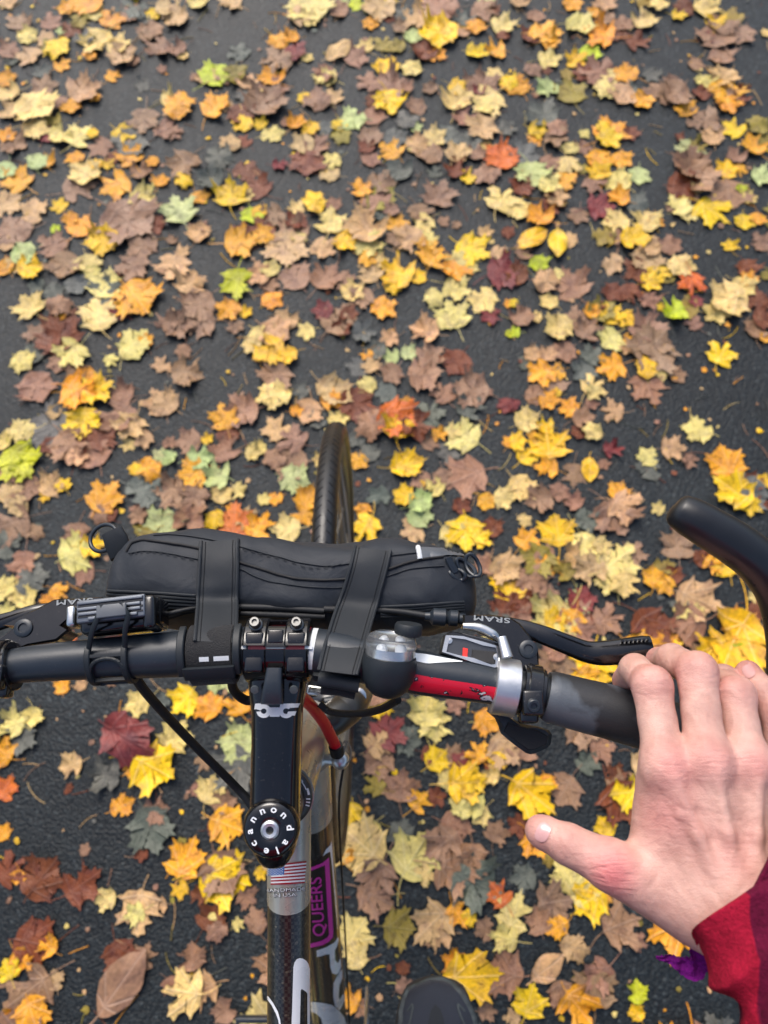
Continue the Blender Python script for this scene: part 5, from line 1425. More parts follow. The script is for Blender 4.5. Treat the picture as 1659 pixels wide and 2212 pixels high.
# straps
def strap(L_, R_, z_end, split, name='strap'):
    """L_, R_: picture columns/rows of the two edges; on the bag they lie on it, past SPLIT they run to the bar at z_end"""
    rows = 30; cols = 8
    def along(E, t):
        d = [0]
        for a, b_ in zip(E, E[1:]): d.append(d[-1] + math.hypot(b_[0] - a[0], b_[1] - a[1]))
        T = t * d[-1]
        for i in range(len(E) - 1):
            if T <= d[i + 1] + 1e-9:
                k = (T - d[i]) / (d[i + 1] - d[i]); return (lerp(E[i][0], E[i + 1][0], k), lerp(E[i][1], E[i + 1][1], k))
        return E[-1]
    grid = []
    zs = None
    for i in range(rows + 1):
        t = i / rows; a, b_ = along(L_, t), along(R_, t); row = []
        for k in range(cols + 1):
            q = k / cols; x, y = lerp(a[0], b_[0], q), lerp(a[1], b_[1], q)
            p = drape(BV, x, y, .0022) if t <= split else None
            if p is None and t <= split: p = at(x, y, .955)
            row.append(p if p is not None else (x, y, t))
        grid.append(row)
    isp = max(i for i in range(rows + 1) if i / rows <= split)
    for i in range(isp + 1, rows + 1):
        for k in range(cols + 1):
            x, y, t = grid[i][k]; q = (i - isp) / (rows - isp)
            z0 = grid[isp][k].z if isinstance(grid[isp][k], Vector) else 1
            grid[i][k] = at(x, y, lerp(z0, z_end, min(1, q * 1.05)) + .003 * math.sin(math.pi * q))
    for _ in range(3):
        g2 = [r_[:] for r_ in grid]
        for i in range(1, rows):
            for k in range(cols + 1): g2[i][k] = (grid[i - 1][k] + grid[i][k] * 2 + grid[i + 1][k]) / 4
        grid = g2
    # front end turns down over the bag's far side
    lead = [[p + Vector((0, .001 * (3 - j) + .0005, -.014 * (3 - j))) for p in grid[0]] for j in range(3)]
    grid = lead + grid
    nr = len(grid)
    vs = [p for r_ in grid for p in r_]; nv = len(vs); vs2 = vs + [p - Vector((0, .0003, .0018)) for p in vs]
    fs = []; m = cols + 1
    for i in range(nr - 1):
        for k in range(cols):
            a = i * m + k
            fs.append((a, a + 1, a + m + 1, a + m)); fs.append((nv + a, nv + a + m, nv + a + m + 1, nv + a + 1))
    for i in range(nr - 1):
        for k in (0, cols):
            a = i * m + k; fs.append((a, a + m, nv + a + m, nv + a))
    for i in (0, nr - 1):
        for k in range(cols):
            a = i * m + k; fs.append((a, a + 1, nv + a + 1, nv + a))
    mb = MB(); mb.add(vs2, fs); st = mb.build(name, M_WEB, bag)
    for k in (0, cols):
        mb = MB(); mb.tube([grid[i][k] + Vector((0, 0, .0004)) for i in range(nr)], .0013, 8); mb.build('hem', M_WEB, st)
    for k in (1, cols - 1):
        mb = MB()
        for i in range(nr - 1):
            a, b_ = grid[i][k], grid[i + 1][k]
            for j in range(2): mb.tube([a.lerp(b_, j * .5 + .08) + Vector((0, 0, .0003)), a.lerp(b_, j * .5 + .36) + Vector((0, 0, .0003))], .0003, 4)
        mb.build('stitching', M_PIPE, st)
    return st, grid
s1, g1 = strap([(435, 1174), (432, 1230), (428, 1300), (421, 1385)], [(515, 1170), (513, 1230), (512, 1300), (510, 1388)], 1.0185, .58)
s2, g2 = strap([(768, 1187), (748, 1260), (725, 1320), (700, 1400), (689, 1448)], [(843, 1194), (826, 1260), (806, 1330), (784, 1410), (770, 1458)], 1.0245, .45)
# where they close round the bar
mb = MB(); band(mb, bd(464), .0150, .0162, .0188, -1.2, 1.0); band(mb, bd(464), .0142, .0185, .0215, 1.0, 2.6)
bk = mb.build('strap_turn', M_VEL, s1)
mb = MB(); band(mb, bd(406), .0024, .0160, .0205, -.9, .95); band(mb, bd(521), .0024, .0160, .0205, -.9, .95)
band(mb, bd(464), .0165, .0195, .0225, .62, 1.02); mb.build('buckle', M_SILI, s1)
mb = MB(); BSx = BS
for a_, b_ in ((444, 464), (474, 506)): BS.patch(bd(a_), bd(b_), .30, .46, .0032, mb, 4, 3)
mb.build('white_print', M_PRINT, s1)
mb = MB(); band(mb, bd(735), .0150, .0160, .0190, 1.05, 2.6); mb.build('strap_turn', M_WEB, s2)
mb = MB(); mb.tube([at(688, 1466, 1.012), at(730, 1472, 1.012), at(776, 1481, 1.012)], .0048, 16, flat=.8); mb.build('strap_fold', M_WEB, s2)
mb = MB(); mb.tube([at(694, 1487, 1.0), at(735, 1490, 1.0), at(768, 1498, 1.0)], .004, 10); mb.build('hook_tape', M_VEL, s2)
# rings
mb = MB(); c = at(224, 1162, .966)
pts = [c + Vector((.0115 * math.cos(a), .0105 * math.sin(a), .004 * math.cos(a))) for a in [2 * math.pi * k / 30 for k in range(30)]]
mb.tube(pts, .0016, 10, close=True, cap=False); mb.build('carry_ring', M_SATIN, bag)
mb = MB(); loft(mb, [(at(242, 1148, .974), .008, .003, (.5, -.9, 0)), (at(252, 1170, .972), .009, .004, (.5, -.9, 0)), (at(262, 1200, .967), .0085, .0035, (.5, -.9, 0))], 16, 3); mb.build('ring_loop', M_WEB, bag)
for i, (x, y, rx, ry, rot) in enumerate(((988, 1240, .0060, .0035, -.5), (1006, 1226, .0085, .0040, -.8), (1022, 1222, .0085, .0045, -1.2))):
    mb = MB(); c = at(x, y, .985)
    pts = []
    for k in range(24):
        a = 2 * math.pi * k / 24; u_, v_ = rx * math.cos(a), ry * math.sin(a)
        pts.append(c + Vector((u_ * math.cos(rot) - v_ * math.sin(rot), u_ * math.sin(rot) + v_ * math.cos(rot), .0015 * math.sin(a * 2 + i))))
    mb.tube(pts, .0015, 8, close=True, cap=False); mb.build('zip_pull', M_SATIN, bag)
mb = MB(); mb.tube([at(968, 1204, .99), at(976, 1222, .988), at(984, 1236, .986)], .0028, 8, flat=.5); mb.build('zip_slider', M_SATIN, bag)

# ------------------------------------------------------------------ round lamp strapped on the right of the stem
lamp = empty('bicycle_lamp', 'small round black rubber lamp with clear lens on the bar beside the strap', 'bike light', tuple(at(838, 1440, 1.016)))
LA = Vector((.10, .93, .34)).normalized()
LC = at(838, 1462, 1.016)
mb = MB(); mb.lathe(LC, LA, [(0, -.0135), (.004, -.0133), (.009, -.0115), (.0135, -.0075), (.0165, -.001), (.0176, .005), (.0177, .010), (.0168, .0135), (.0164, .0135), (0, .0125)], 44); mb.build('rubber_body', M_SILI, lamp)
mbm, nt, b = mat_base('clear_lens')
b.inputs['Base Color'].default_value = (.9, .93, .96, 1); b.inputs['Roughness'].default_value = .06; b.inputs['Transmission Weight'].default_value = .92; b.inputs['IOR'].default_value = 1.45
mb = MB()
prof = [(.0155, .0130), (.0162, .0150), (.0163, .0225), (.0150, .0262), (.011, .0285), (0, .029)]
mb.lathe(LC, LA, prof, 40); lens = mb.build('lens', mbm, lamp)
mb = MB(); mb.lathe(LC, LA, [(0, .0136), (.0130, .0136), (.0125, .019), (.008, .0165), (.0, .0165)], 30); mb.build('reflector', M_CHROME, lens)
for k in range(2):
    mb = MB(); mb.lathe(LC + Vector(((-.004, .0045)[k], 0, 0)), LA, [(0, .0166), (.0026, .0166), (.0026, .019), (.0016, .0205), (0, .021)], 16); mb.build('light_diode', M_WHITE, lens)
mb = MB(); mb.lathe(LC + Vector((.010, -.0, 0)), LA, [(0, .027), (.0085, .027), (.0090, .029), (.0090, .033), (.008, .0345), (0, .0345)], 28); mb.build('button', M_SILI, lamp)
mb = MB(); band(mb, bd(838), .0055, .0150, .0178, -.4, 3.6); mb.build('rubber_strap', M_SILI, lamp)

# ------------------------------------------------------------------ finned lamp on the left
M_FIN = simple('fin_metal', (.15, .165, .19), .5, metal=.8, bump=.1, bscale=300)
fin = empty('finned_lamp', 'black and silver finned lamp held to the bar by a rubber ladder strap', 'bike light', tuple(at(250, 1340, 1.02)))
rotz = Matrix.Rotation(R(6.5), 3, 'Z')
cA = at(255, 1330, 1.012)
mb = MB(); mb.box(cA + Vector((.003, 0, -.006)), (.0530, .0215, .024), rotz, .004); body = mb.build('lamp_body', M_GLOSS, fin)
cT = at(240, 1318, 1.0265)
def tp(u_, v_, h): return cT + rotz @ Vector((u_, v_, 0)) + Vector((0, 0, h))
mb = MB(); mb.box(tp(0, .001, -.0015), (.0440, .0150, .005), rotz, .0012); plt = mb.build('silver_plate', M_FIN, body)
for k, (v0, u0, u1) in enumerate(((.0062, -.021, .021), (.0022, -.021, -.007), (-.0010, -.0205, -.007), (-.0044, -.014, -.007), (.0022, .009, .0195), (-.0010, .010, .0195), (-.0044, .012, .0175))):
    mb = MB(); mb.box(tp((u0 + u1) / 2, v0, .0018), (abs(u1 - u0), .0022, .0022), rotz, .0005); mb.build('fin', M_FIN, plt)
for k, (v0, u0, u1) in enumerate(((.0042, -.021, .021), (.0006, -.020, .020), (-.0027, -.020, .020))):
    mb = MB(); mb.box(tp(0, v0, .00115), (.0415, .0011, .0008), rotz); mb.build('groove', M_GLOSS, plt)
mb = MB(); mb.box(at(331, 1326, 1.016), (.0085, .022, .022), rotz, .003); mb.build('end_cap', M_GLOSS, body)
mb = MB(); mb.box(at(160, 1334, 1.010), (.006, .014, .014), rotz, .002); mb.build('hinge', M_CHROME, body)
# ladder strap
dL = bd(248)
mb = MB()
dx = .0118
band(mb, bd(248) - dx, .0019, .0148, .0176, -.30, 2.5); band(mb, bd(248) + dx, .0019, .0148, .0176, -.30, 2.5)
band(mb, bd(248), .0125, .0148, .0172, -.02, .10); band(mb, bd(248), .0125, .0148, .0172, 1.16, 1.30)
band(mb, bd(248), .0125, .0148, .0174, 1.75, 2.5)
# arch in the upper window
for k in range(10):
    a = math.pi * k / 10; a2 = math.pi * (k + 1) / 10
    p = BS.pos(dL + dx * .92 * math.cos(a), .60 - .44 * math.sin(a), .0024); q = BS.pos(dL + dx * .92 * math.cos(a2), .60 - .44 * math.sin(a2), .0024)
    mb.tube([p, q], .0015, 8)
mb.build('ladder_strap', M_SILI, fin)
for s in (-1, 1):
    mb = MB(); p0 = BS.pos(dL + s * dx, -.25, .0024); p1 = tp(.002 + s * dx * .82, -.006, .004); p2 = tp(.002 + s * dx * .5, .003, .0052)
    mb.tube(cr([p0, p0.lerp(p1, .5) + Vector((0, 0, .002)), p1, p2], 5), .0019, 10, flat=.7); mb.build('strap_arm', M_SILI, fin)
mb = MB(); mb.box(tp(.002, -.0015, .0052), (.0190, .0085, .0022), rotz, .0008); mb.build('strap_tab', M_GREYR, fin)
mb = MB(); mb.tube([BS.pos(dL - dx, 2.35, .0), BS.pos(dL - dx, 2.35, .007)], .003, 10); mb.build('strap_hook', M_SILI, fin)
# ------------------------------------------------------------------ person
import openvdb as vdb
def smin(a, b_, k):
    h = np.clip(.5 + .5 * (b_ - a) / k, 0, 1)
    return b_ * (1 - h) + a * h - k * h * (1 - h)
class Field:
    def __init__(s, lo, hi, h):
        s.lo, s.h = np.array(lo, dtype=np.float32), h
        n = np.ceil((np.array(hi) - np.array(lo)) / h).astype(int) + 1
        g = [s.lo[i] + h * np.arange(n[i], dtype=np.float32) for i in range(3)]
        s.X, s.Y, s.Z = np.meshgrid(*g, indexing='ij', sparse=True)
        s.shape = tuple(n)
    def cap(s, a, b_, ra, rb):
        a = np.array(a, dtype=np.float32); b_ = np.array(b_, dtype=np.float32); d = b_ - a
        L2 = float(d @ d) + 1e-12
        t = np.clip(((s.X - a[0]) * d[0] + (s.Y - a[1]) * d[1] + (s.Z - a[2]) * d[2]) / L2, 0, 1)
        dist = np.sqrt((s.X - a[0] - t * d[0]) ** 2 + (s.Y - a[1] - t * d[1]) ** 2 + (s.Z - a[2] - t * d[2]) ** 2)
        return dist - (ra + (rb - ra) * t)
    def ell(s, c, r):
        k = np.sqrt(((s.X - c[0]) / r[0]) ** 2 + ((s.Y - c[1]) / r[1]) ** 2 + ((s.Z - c[2]) / r[2]) ** 2)
        return (k - 1) * min(r)
    def mesh(s, d, name):
        g = vdb.FloatGrid(1.0); g.copyFromArray(np.ascontiguousarray(d.astype(np.float32)))
        p, q = g.convertToQuads(isovalue=0.0)
        p = p * s.h + s.lo
        me = bpy.data.meshes.new(name)
        me.from_pydata(p.tolist(), [], q.tolist()); me.update()
        bm = bmesh.new(); bm.from_mesh(me)
        for _ in range(2): bmesh.ops.smooth_vert(bm, verts=bm.verts, factor=.5, use_axis_x=True, use_axis_y=True, use_axis_z=True)
        bmesh.ops.recalc_face_normals(bm, faces=bm.faces); bm.to_mesh(me); bm.free()
        me.shade_smooth()
        return me

person = empty('person', 'rider in a red jacket reaching one bare hand onto the handlebar grip', 'person', tuple(PEDAL))
H = {
 'W': (1585, 1935, 1.052), 'F': (1850, 2170, 1.075),
 'mI': (1436, 1655, 1.056), 'mM': (1526, 1645, 1.061), 'mR': (1614, 1650, 1.058), 'mP': (1694, 1680, 1.048),
 'pI': (1408, 1482, 1.044), 'pM': (1505, 1452, 1.048), 'pR': (1588, 1502, 1.046), 'pP': (1680, 1545, 1.043),
 'dI': (1372, 1446, 1.020), 'dM': (1452, 1424, 1.021), 'dR': (1562, 1468, 1.020), 'dP': (1644, 1490, 1.038),
 'tI': (1350, 1470, .998), 'tM': (1424, 1426, 1.000), 'tR': (1556, 1474, .994), 'tP': (1616, 1452, 1.030),
 'tM2': (1418, 1440, .986),
 'T0': (1492, 1965, 1.040), 'T1': (1318, 1868, 1.044), 'T2': (1228, 1824, 1.036), 'T3': (1172, 1797, 1.031)}
J = {k: at(*v) for k, v in H.items()}
allp = list(J.values())
lo = [min(p[i] for p in allp) - .035 for i in range(3)]; hi = [max(p[i] for p in allp) + .035 for i in range(3)]
F_ = Field(lo, hi, .00125)
fing = None
for c, r0, r1, r2, r3 in (('I', .0124, .0118, .0100, .0084), ('M', .0125, .0118, .0100, .0084), ('R', .0120, .0112, .0096, .0081), ('P', .0106, .0097, .0087, .0075)):
    m_, p_, d_, t_ = J['m' + c], J['p' + c], J['d' + c], J['t' + c]
    mid = m_.lerp(p_, .55)
    f1 = smin(F_.cap(m_, mid, r0, r1 * .90), F_.cap(mid, p_, r1 * .90, r1), .003)
    f2 = smin(f1, F_.cap(p_, p_.lerp(d_, .6), r1 * .93, r2 * .96), .003)
    f2 = smin(f2, F_.cap(p_.lerp(d_, .6), d_, r2 * .96, r2), .002)
    f3 = smin(f2, F_.cap(d_, t_, r2 * .96, r3), .0025)
    if c == 'M': f3 = smin(f3, F_.cap(J['tM'], J['tM2'], r3, r3 * .9), .002)
    # knuckle pad
    f3 = smin(f3, F_.cap(p_ + Vector((0, -.001, .0022)), p_ + Vector((0, .001, .0022)), r1 * .88, r1 * .88), .004)
    fing = f3 if fing is None else np.minimum(fing, f3)
W = J['W']
pal = None
for c, o, rm, rw in (('I', (-.016, -.002, -.002), .0122, .0140), ('M', (-.005, .001, .001), .0122, .0150), ('R', (.006, .001, .0), .0120, .0150), ('P', (.017, -.002, -.004), .0112, .0138)):
    d = F_.cap(J['m' + c], W + Vector(o), rm, rw)
    pal = d if pal is None else smin(pal, d, .010)
for c in 'IMRP':     # heads of the knuckles
    k = J['m' + c]; pal = smin(pal, F_.cap(k + Vector((0, -.002, .002)), k + Vector((0, .002, .002)), .0108, .0105), .006)
# palm side bulk
pal = smin(pal, F_.cap(J['mI'] + Vector((.004, -.006, -.012)), W + Vector((-.006, .01, -.012)), .011, .013), .010)
pal = smin(pal, F_.cap(J['mR'] + Vector((.004, -.008, -.012)), W + Vector((.010, .01, -.012)), .011, .013), .010)
# thumb
th_ = smin(F_.cap(J['T0'], J['T1'], .0172, .0138), F_.cap(J['T1'], J['T1'].lerp(J['T2'], .6), .0132, .0112), .005)
th_ = smin(th_, F_.cap(J['T1'].lerp(J['T2'], .6), J['T2'], .0112, .0114), .003)
th_ = smin(th_, F_.cap(J['T2'], J['T3'], .0110, .0092), .003)
th_ = smin(th_, F_.cap(J['T3'], J['T3'] + (J['T3'] - J['T2']) * .12, .0092, .0080), .003)
pal = smin(pal, th_, .011)
# web between thumb and index
pal = smin(pal, F_.cap(at(1418, 1700, 1.045), at(1408, 1810, 1.038), .0108, .0098), .010)
pal = smin(pal, F_.cap(at(1430, 1760, 1.040), at(1420, 1880, 1.040), .0120, .0125), .012)
# wrist and forearm
arm = F_.cap(W, J['F'], .0245, .030)
arm = smin(arm, F_.cap(W + Vector((-.014, -.004, -.003)), J['F'] + Vector((-.02, -.01, 0)), .0165, .022), .010)
arm = smin(arm, F_.cap(W + Vector((.014, .006, -.003)), J['F'] + Vector((.02, .01, 0)), .0165, .022), .010)
body = smin(pal, arm, .014)
d = smin(body, fing, .0065)
# tendons and veins standing out on the back of the hand
def ridge(d, pts, r_, k):
    for a, b_ in zip(pts, pts[1:]): d = smin(d, F_.cap(a, b_, r_, r_), k)
    return d
for c, o in (('I', -.012), ('M', -.004), ('R', .004), ('P', .011)):
    a = J['m' + c] + Vector((0, -.006, .0115)); b_ = W + Vector((o, .002, .0165))
    d = ridge(d, [a, a.lerp(b_, .5) + Vector((0, 0, .0006)), b_ + Vector((0, 0, .0004))], .0022, .0045)
for pts in ([(1450, 1700), (1470, 1760), (1500, 1800), (1520, 1870)], [(1570, 1700), (1560, 1760), (1590, 1810), (1600, 1880)], [(1480, 1720), (1520, 1745), (1570, 1760)]):
    q = [at(x, y, 1.0655) if x > 1440 and y < 1890 else at(x, y, 1.060) for x, y in pts]
    d = ridge(d, q, .0015, .004)
# end inside the sleeve
cutn = np.array((J['F'] - W).normalized(), dtype=np.float32); cp = np.array(W.lerp(J['F'], .82), dtype=np.float32)
pl_ = (F_.X - cp[0]) * cutn[0] + (F_.Y - cp[1]) * cutn[1] + (F_.Z - cp[2]) * cutn[2]
d = np.maximum(d, pl_)
hm = F_.mesh(d, 'body')
# where the skin is redder (knuckles, thumb joint, finger ends) and where it folds
spots = [(J['pI'], .010, 1.0), (J['pM'], .010, .9), (J['pR'], .0095, .8), (J['pP'], .008, .7), (J['T1'] + Vector((-.002, -.002, .008)), .011, 1.25), (J['T2'], .009, .45),
         (J['mI'] + Vector((0, 0, .01)), .010, .55), (J['mM'] + Vector((0, 0, .01)), .010, .45), (J['mR'] + Vector((0, 0, .01)), .010, .45), (J['tI'], .010, .6), (J['tM'], .010, .7), (J['tP'], .009, .6), (J['T3'], .009, .5),
         (at(1440, 1760, 1.06), .014, .4), (at(1600, 1850, 1.07), .016, .25)]
n = len(hm.vertices); co = np.empty(n * 3, dtype=np.float32); hm.vertices.foreach_get('co', co); co = co.reshape(-1, 3)
red = np.zeros(n, dtype=np.float32)
for p, r_, w_ in spots: red += w_ * np.exp(-((co - np.array(p, dtype=np.float32)) ** 2).sum(1) / (2 * r_ * r_ * .55))
ca = hm.color_attributes.new('flush', 'FLOAT_COLOR', 'POINT'); buf = np.ones((n, 4), dtype=np.float32); buf[:, 0] = buf[:, 1] = buf[:, 2] = np.clip(red, 0, 1.2); ca.data.foreach_set('color', buf.ravel())
def skin_material():
    m, nt, b = mat_base('skin'); N, L = nt.nodes, nt.links
    tc = N.new('ShaderNodeTexCoord'); at_ = N.new('ShaderNodeAttribute'); at_.attribute_name = 'flush'
    n1 = N.new('ShaderNodeTexNoise'); n1.inputs['Scale'].default_value = 70; n1.inputs['Detail'].default_value = 6
    n2 = N.new('ShaderNodeTexVoronoi'); n2.inputs['Scale'].default_value = 900; n2.feature = 'DISTANCE_TO_EDGE'
    n3 = N.new('ShaderNodeTexNoise'); n3.inputs['Scale'].default_value = 240; n3.inputs['Detail'].default_value = 5
    for q in (n1, n2, n3): L.new(tc.outputs['Object'], q.inputs['Vector'])
    ra = N.new('ShaderNodeValToRGB'); e = ra.color_ramp.elements
    e[0].position = .3; e[0].color = (.49, .265, .215, 1); e[1].position = .7; e[1].color = (.67, .41, .335, 1)
    L.new(n1.outputs['Fac'], ra.inputs[0])
    mx = N.new('ShaderNodeMix'); mx.data_type = 'RGBA'; mx.inputs['B'].default_value = (.72, .20, .20, 1)
    sc = N.new('ShaderNodeMath'); sc.operation = 'MULTIPLY'; sc.inputs[1].default_value = .85; L.new(at_.outputs['Fac'], sc.inputs[0])
    L.new(sc.outputs[0], mx.inputs['Factor']); L.new(ra.outputs[0], mx.inputs['A']); L.new(mx.outputs['Result'], b.inputs['Base Color'])
    b.inputs['Roughness'].default_value = .46; b.inputs['Subsurface Weight'].default_value = .18; b.inputs['Subsurface Radius'].default_value = (1, .35, .2); b.inputs['Subsurface Scale'].default_value = .004
    b.inputs['Specular IOR Level'].default_value = .4
    ad = N.new('ShaderNodeMath'); ad.operation = 'MULTIPLY_ADD'; ad.inputs[1].default_value = 1.6; L.new(n3.outputs['Fac'], ad.inputs[0]); L.new(n2.outputs['Distance'], ad.inputs[2])
    bp = N.new('ShaderNodeBump'); bp.inputs['Strength'].default_value = .4; bp.inputs['Distance'].default_value = .0008; L.new(ad.outputs[0], bp.inputs['Height'])
    # creases across the joints, strongest where the skin is flushed
    mp = N.new('ShaderNodeMapping'); mp.inputs['Scale'].default_value = (55, 420, 240); L.new(tc.outputs['Object'], mp.inputs[0])
    n4 = N.new('ShaderNodeTexNoise'); n4.inputs['Scale'].default_value = 1; n4.inputs['Detail'].default_value = 3; n4.inputs['Distortion'].default_value = .4; L.new(mp.outputs[0], n4.inputs['Vector'])
    cs = N.new('ShaderNodeMath'); cs.operation = 'MULTIPLY_ADD'; cs.inputs[1].default_value = .9; cs.inputs[2].default_value = .12; L.new(at_.outputs['Fac'], cs.inputs[0])
    b3 = N.new('ShaderNodeBump'); b3.inputs['Distance'].default_value = .0016; L.new(cs.outputs[0], b3.inputs['Strength']); L.new(n4.outputs['Fac'], b3.inputs['Height']); L.new(bp.outputs[0], b3.inputs['Normal'])
    n5 = N.new('ShaderNodeTexNoise'); n5.inputs['Scale'].default_value = 38; n5.inputs['Detail'].default_value = 2; n5.inputs['Distortion'].default_value = 1.2; L.new(tc.outputs['Object'], n5.inputs['Vector'])
    b4 = N.new('ShaderNodeBump'); b4.inputs['Strength'].default_value = .3; b4.inputs['Distance'].default_value = .006; L.new(n5.outputs['Fac'], b4.inputs['Height']); L.new(b3.outputs[0], b4.inputs['Normal'])
    L.new(b4.outputs[0], b.inputs['Normal'])
    return m
M_SKIN = skin_material()
bodyo = link('body', hm, M_SKIN, person)
HBV = bvh_of(bodyo)
M_NAIL = simple('nail', (.60, .33, .31), .25, coat=.4, var=.04)
def nail(pts, name='fingernail'):
    v, f = pxpoly(pts); mb = MB(); decal(HBV, v, f, mb, .0006); o = mb.build(name, M_NAIL, bodyo)
def oval(cx, cy, a, b_, rot, n=18, e=2.6):
    out = []
    for k in range(n):
        t = 2 * math.pi * k / n; u_ = a * math.copysign(abs(math.cos(t)) ** (2 / e), math.cos(t)); v_ = b_ * math.copysign(abs(math.sin(t)) ** (2 / e), math.sin(t))
        out.append((cx + u_ * math.cos(rot) - v_ * math.sin(rot), cy + u_ * math.sin(rot) + v_ * math.cos(rot)))
    return out
nail(oval(1173, 1798, 15, 20, R(24)))
nail(oval(1618, 1451, 12, 15, R(-35)))

# sleeve
def fleece(name, col, second=None):
    m, nt, b = mat_base(name); N, L = nt.nodes, nt.links
    tc = N.new('ShaderNodeTexCoord')
    n1 = N.new('ShaderNodeTexNoise'); n1.inputs['Scale'].default_value = 60; n1.inputs['Detail'].default_value = 6; n1.inputs['Roughness'].default_value = .7
    n2 = N.new('ShaderNodeTexNoise'); n2.inputs['Scale'].default_value = 650; n2.inputs['Detail'].default_value = 4
    for q in (n1, n2): L.new(tc.outputs['Object'], q.inputs['Vector'])
    ad = N.new('ShaderNodeMath'); ad.operation = 'ADD'; L.new(n1.outputs['Fac'], ad.inputs[0]); L.new(n2.outputs['Fac'], ad.inputs[1])
    mr = N.new('ShaderNodeMapRange'); mr.inputs['From Min'].default_value = .7; mr.inputs['From Max'].default_value = 1.3; mr.inputs['To Min'].default_value = .62; mr.inputs['To Max'].default_value = 1.3
    L.new(ad.outputs[0], mr.inputs[0])
    sc = N.new('ShaderNodeVectorMath'); sc.operation = 'SCALE'; sc.inputs[0].default_value = col; L.new(mr.outputs[0], sc.inputs['Scale']); L.new(sc.outputs[0], b.inputs['Base Color'])
    if second:      # a sewn-on panel of another colour beyond a straight seam
        col2, p0, nrm = second
        sb = N.new('ShaderNodeVectorMath'); sb.operation = 'SUBTRACT'; sb.inputs[1].default_value = tuple(p0); L.new(tc.outputs['Object'], sb.inputs[0])
        dt = N.new('ShaderNodeVectorMath'); dt.operation = 'DOT_PRODUCT'; dt.inputs[1].default_value = tuple(nrm); L.new(sb.outputs[0], dt.inputs[0])
        wb = N.new('ShaderNodeTexNoise'); wb.inputs['Scale'].default_value = 22; L.new(tc.outputs['Object'], wb.inputs['Vector'])
        a2 = N.new('ShaderNodeMath'); a2.operation = 'MULTIPLY_ADD'; a2.inputs[1].default_value = .010; L.new(wb.outputs['Fac'], a2.inputs[0]); L.new(dt.outputs['Value'], a2.inputs[2])
        st = N.new('ShaderNodeMapRange'); st.inputs['From Min'].default_value = .0047; st.inputs['From Max'].default_value = .0053; L.new(a2.outputs[0], st.inputs[0])
        s2_ = N.new('ShaderNodeVectorMath'); s2_.operation = 'SCALE'; s2_.inputs[0].default_value = col2; L.new(mr.outputs[0], s2_.inputs['Scale'])
        mx = N.new('ShaderNodeMix'); mx.data_type = 'RGBA'; L.new(st.outputs[0], mx.inputs['Factor']); L.new(sc.outputs[0], mx.inputs['A']); L.new(s2_.outputs[0], mx.inputs['B']); L.new(mx.outputs['Result'], b.inputs['Base Color'])
    b.inputs['Roughness'].default_value = .95; b.inputs['Specular IOR Level'].default_value = .15
    bp = N.new('ShaderNodeBump'); bp.inputs['Strength'].default_value = .7; bp.inputs['Distance'].default_value = .0012; L.new(ad.outputs[0], bp.inputs['Height']); L.new(bp.outputs[0], b.inputs['Normal'])
    return m
M_JACK = fleece('jacket_red', (.36, .010, .032)); M_MAR = fleece('jacket_maroon', (.105, .005, .026))
SA = [at(1622, 1880, 1.060), at(1640, 1893, 1.060), at(1662, 1912, 1.062), at(1700, 1965, 1.068), at(1765, 2050, 1.076), at(1840, 2160, 1.084), at(1905, 2290, 1.09), Vector((.285, -.22, 1.10)), Vector((.31, -.30, 1.13))]
SRr = [.045, .0465, .047, .048, .049, .049, .052, .056, .062]
sp = cr(SA, 22); sr = _wi(SRr, 22)
vs, fs, mi = [], [], []
NS = 150
tang = [(sp[min(i + 1, len(sp) - 1)] - sp[max(i - 1, 0)]).normalized() for i in range(len(sp))]
e_ = at(1640, 1775, 1.06) - at(1508, 2036, 1.06); e_.z = 0; e_.normalize()
T0_ = Vector((e_.y, -e_.x, 0)); T0_ = T0_ if T0_.x > 0 else -T0_
T0_ = (T0_ + Vector((0, 0, .30))).normalized()
for i in range(60):
    k = 1 - i / 60; k = k * k * (3 - 2 * k); tang[i] = (tang[i] * (1 - k) + T0_ * k).normalized()
u0 = Vector((0, 0, 1))
for i in range(len(sp)):
    ta = tang[i]; u_ = (u0 - ta * u0.dot(ta)).normalized(); w_ = ta.cross(u_)
    ii = i * 12 / 22
    for k in range(NS):
        a = 2 * math.pi * k / NS
        dr = u_ * math.cos(a) * .72 + w_ * math.sin(a)
        P0 = sp[i] + dr * sr[i]
        q = P0 * 24
        wr = .0042 * noise.noise(Vector((ii * .10, math.cos(a) * 1.3, math.sin(a) * 1.3)))
        # long soft folds running down the arm, pinched behind the cuff
        f1 = math.sin(2.5 * a + 2.6 * noise.noise(q * .6) + ii * .05)
        wr += .0022 * min(1, ii / 9) * (1 - abs(f1)) ** 1.3 * (1 if noise.noise(q * .35 + Vector((5, 5, 5))) > -.2 else .3)
        f2 = math.sin(ii * .20 + 1.4 * a + 4.5 * noise.noise(q * .42))
        wr += .0055 * min(1, max(0, ii - 6) / 12) * (1 - abs(f2)) ** 1.1
        wr += .0007 * noise.noise(P0 * 160)
        r_ = sr[i] + wr
        if i < 3: r_ -= .0007 * (3 - i)
        if 5 <= i <= 8: r_ -= .0008
        vs.append(sp[i] + dr * r_)
sA, sB_ = at(1600, 1850, 1.09), at(1662, 2052, 1.11)
ln = Vector((sB_.y - sA.y, -(sB_.x - sA.x), 0)).normalized()
if ln.x < 0: ln = -ln
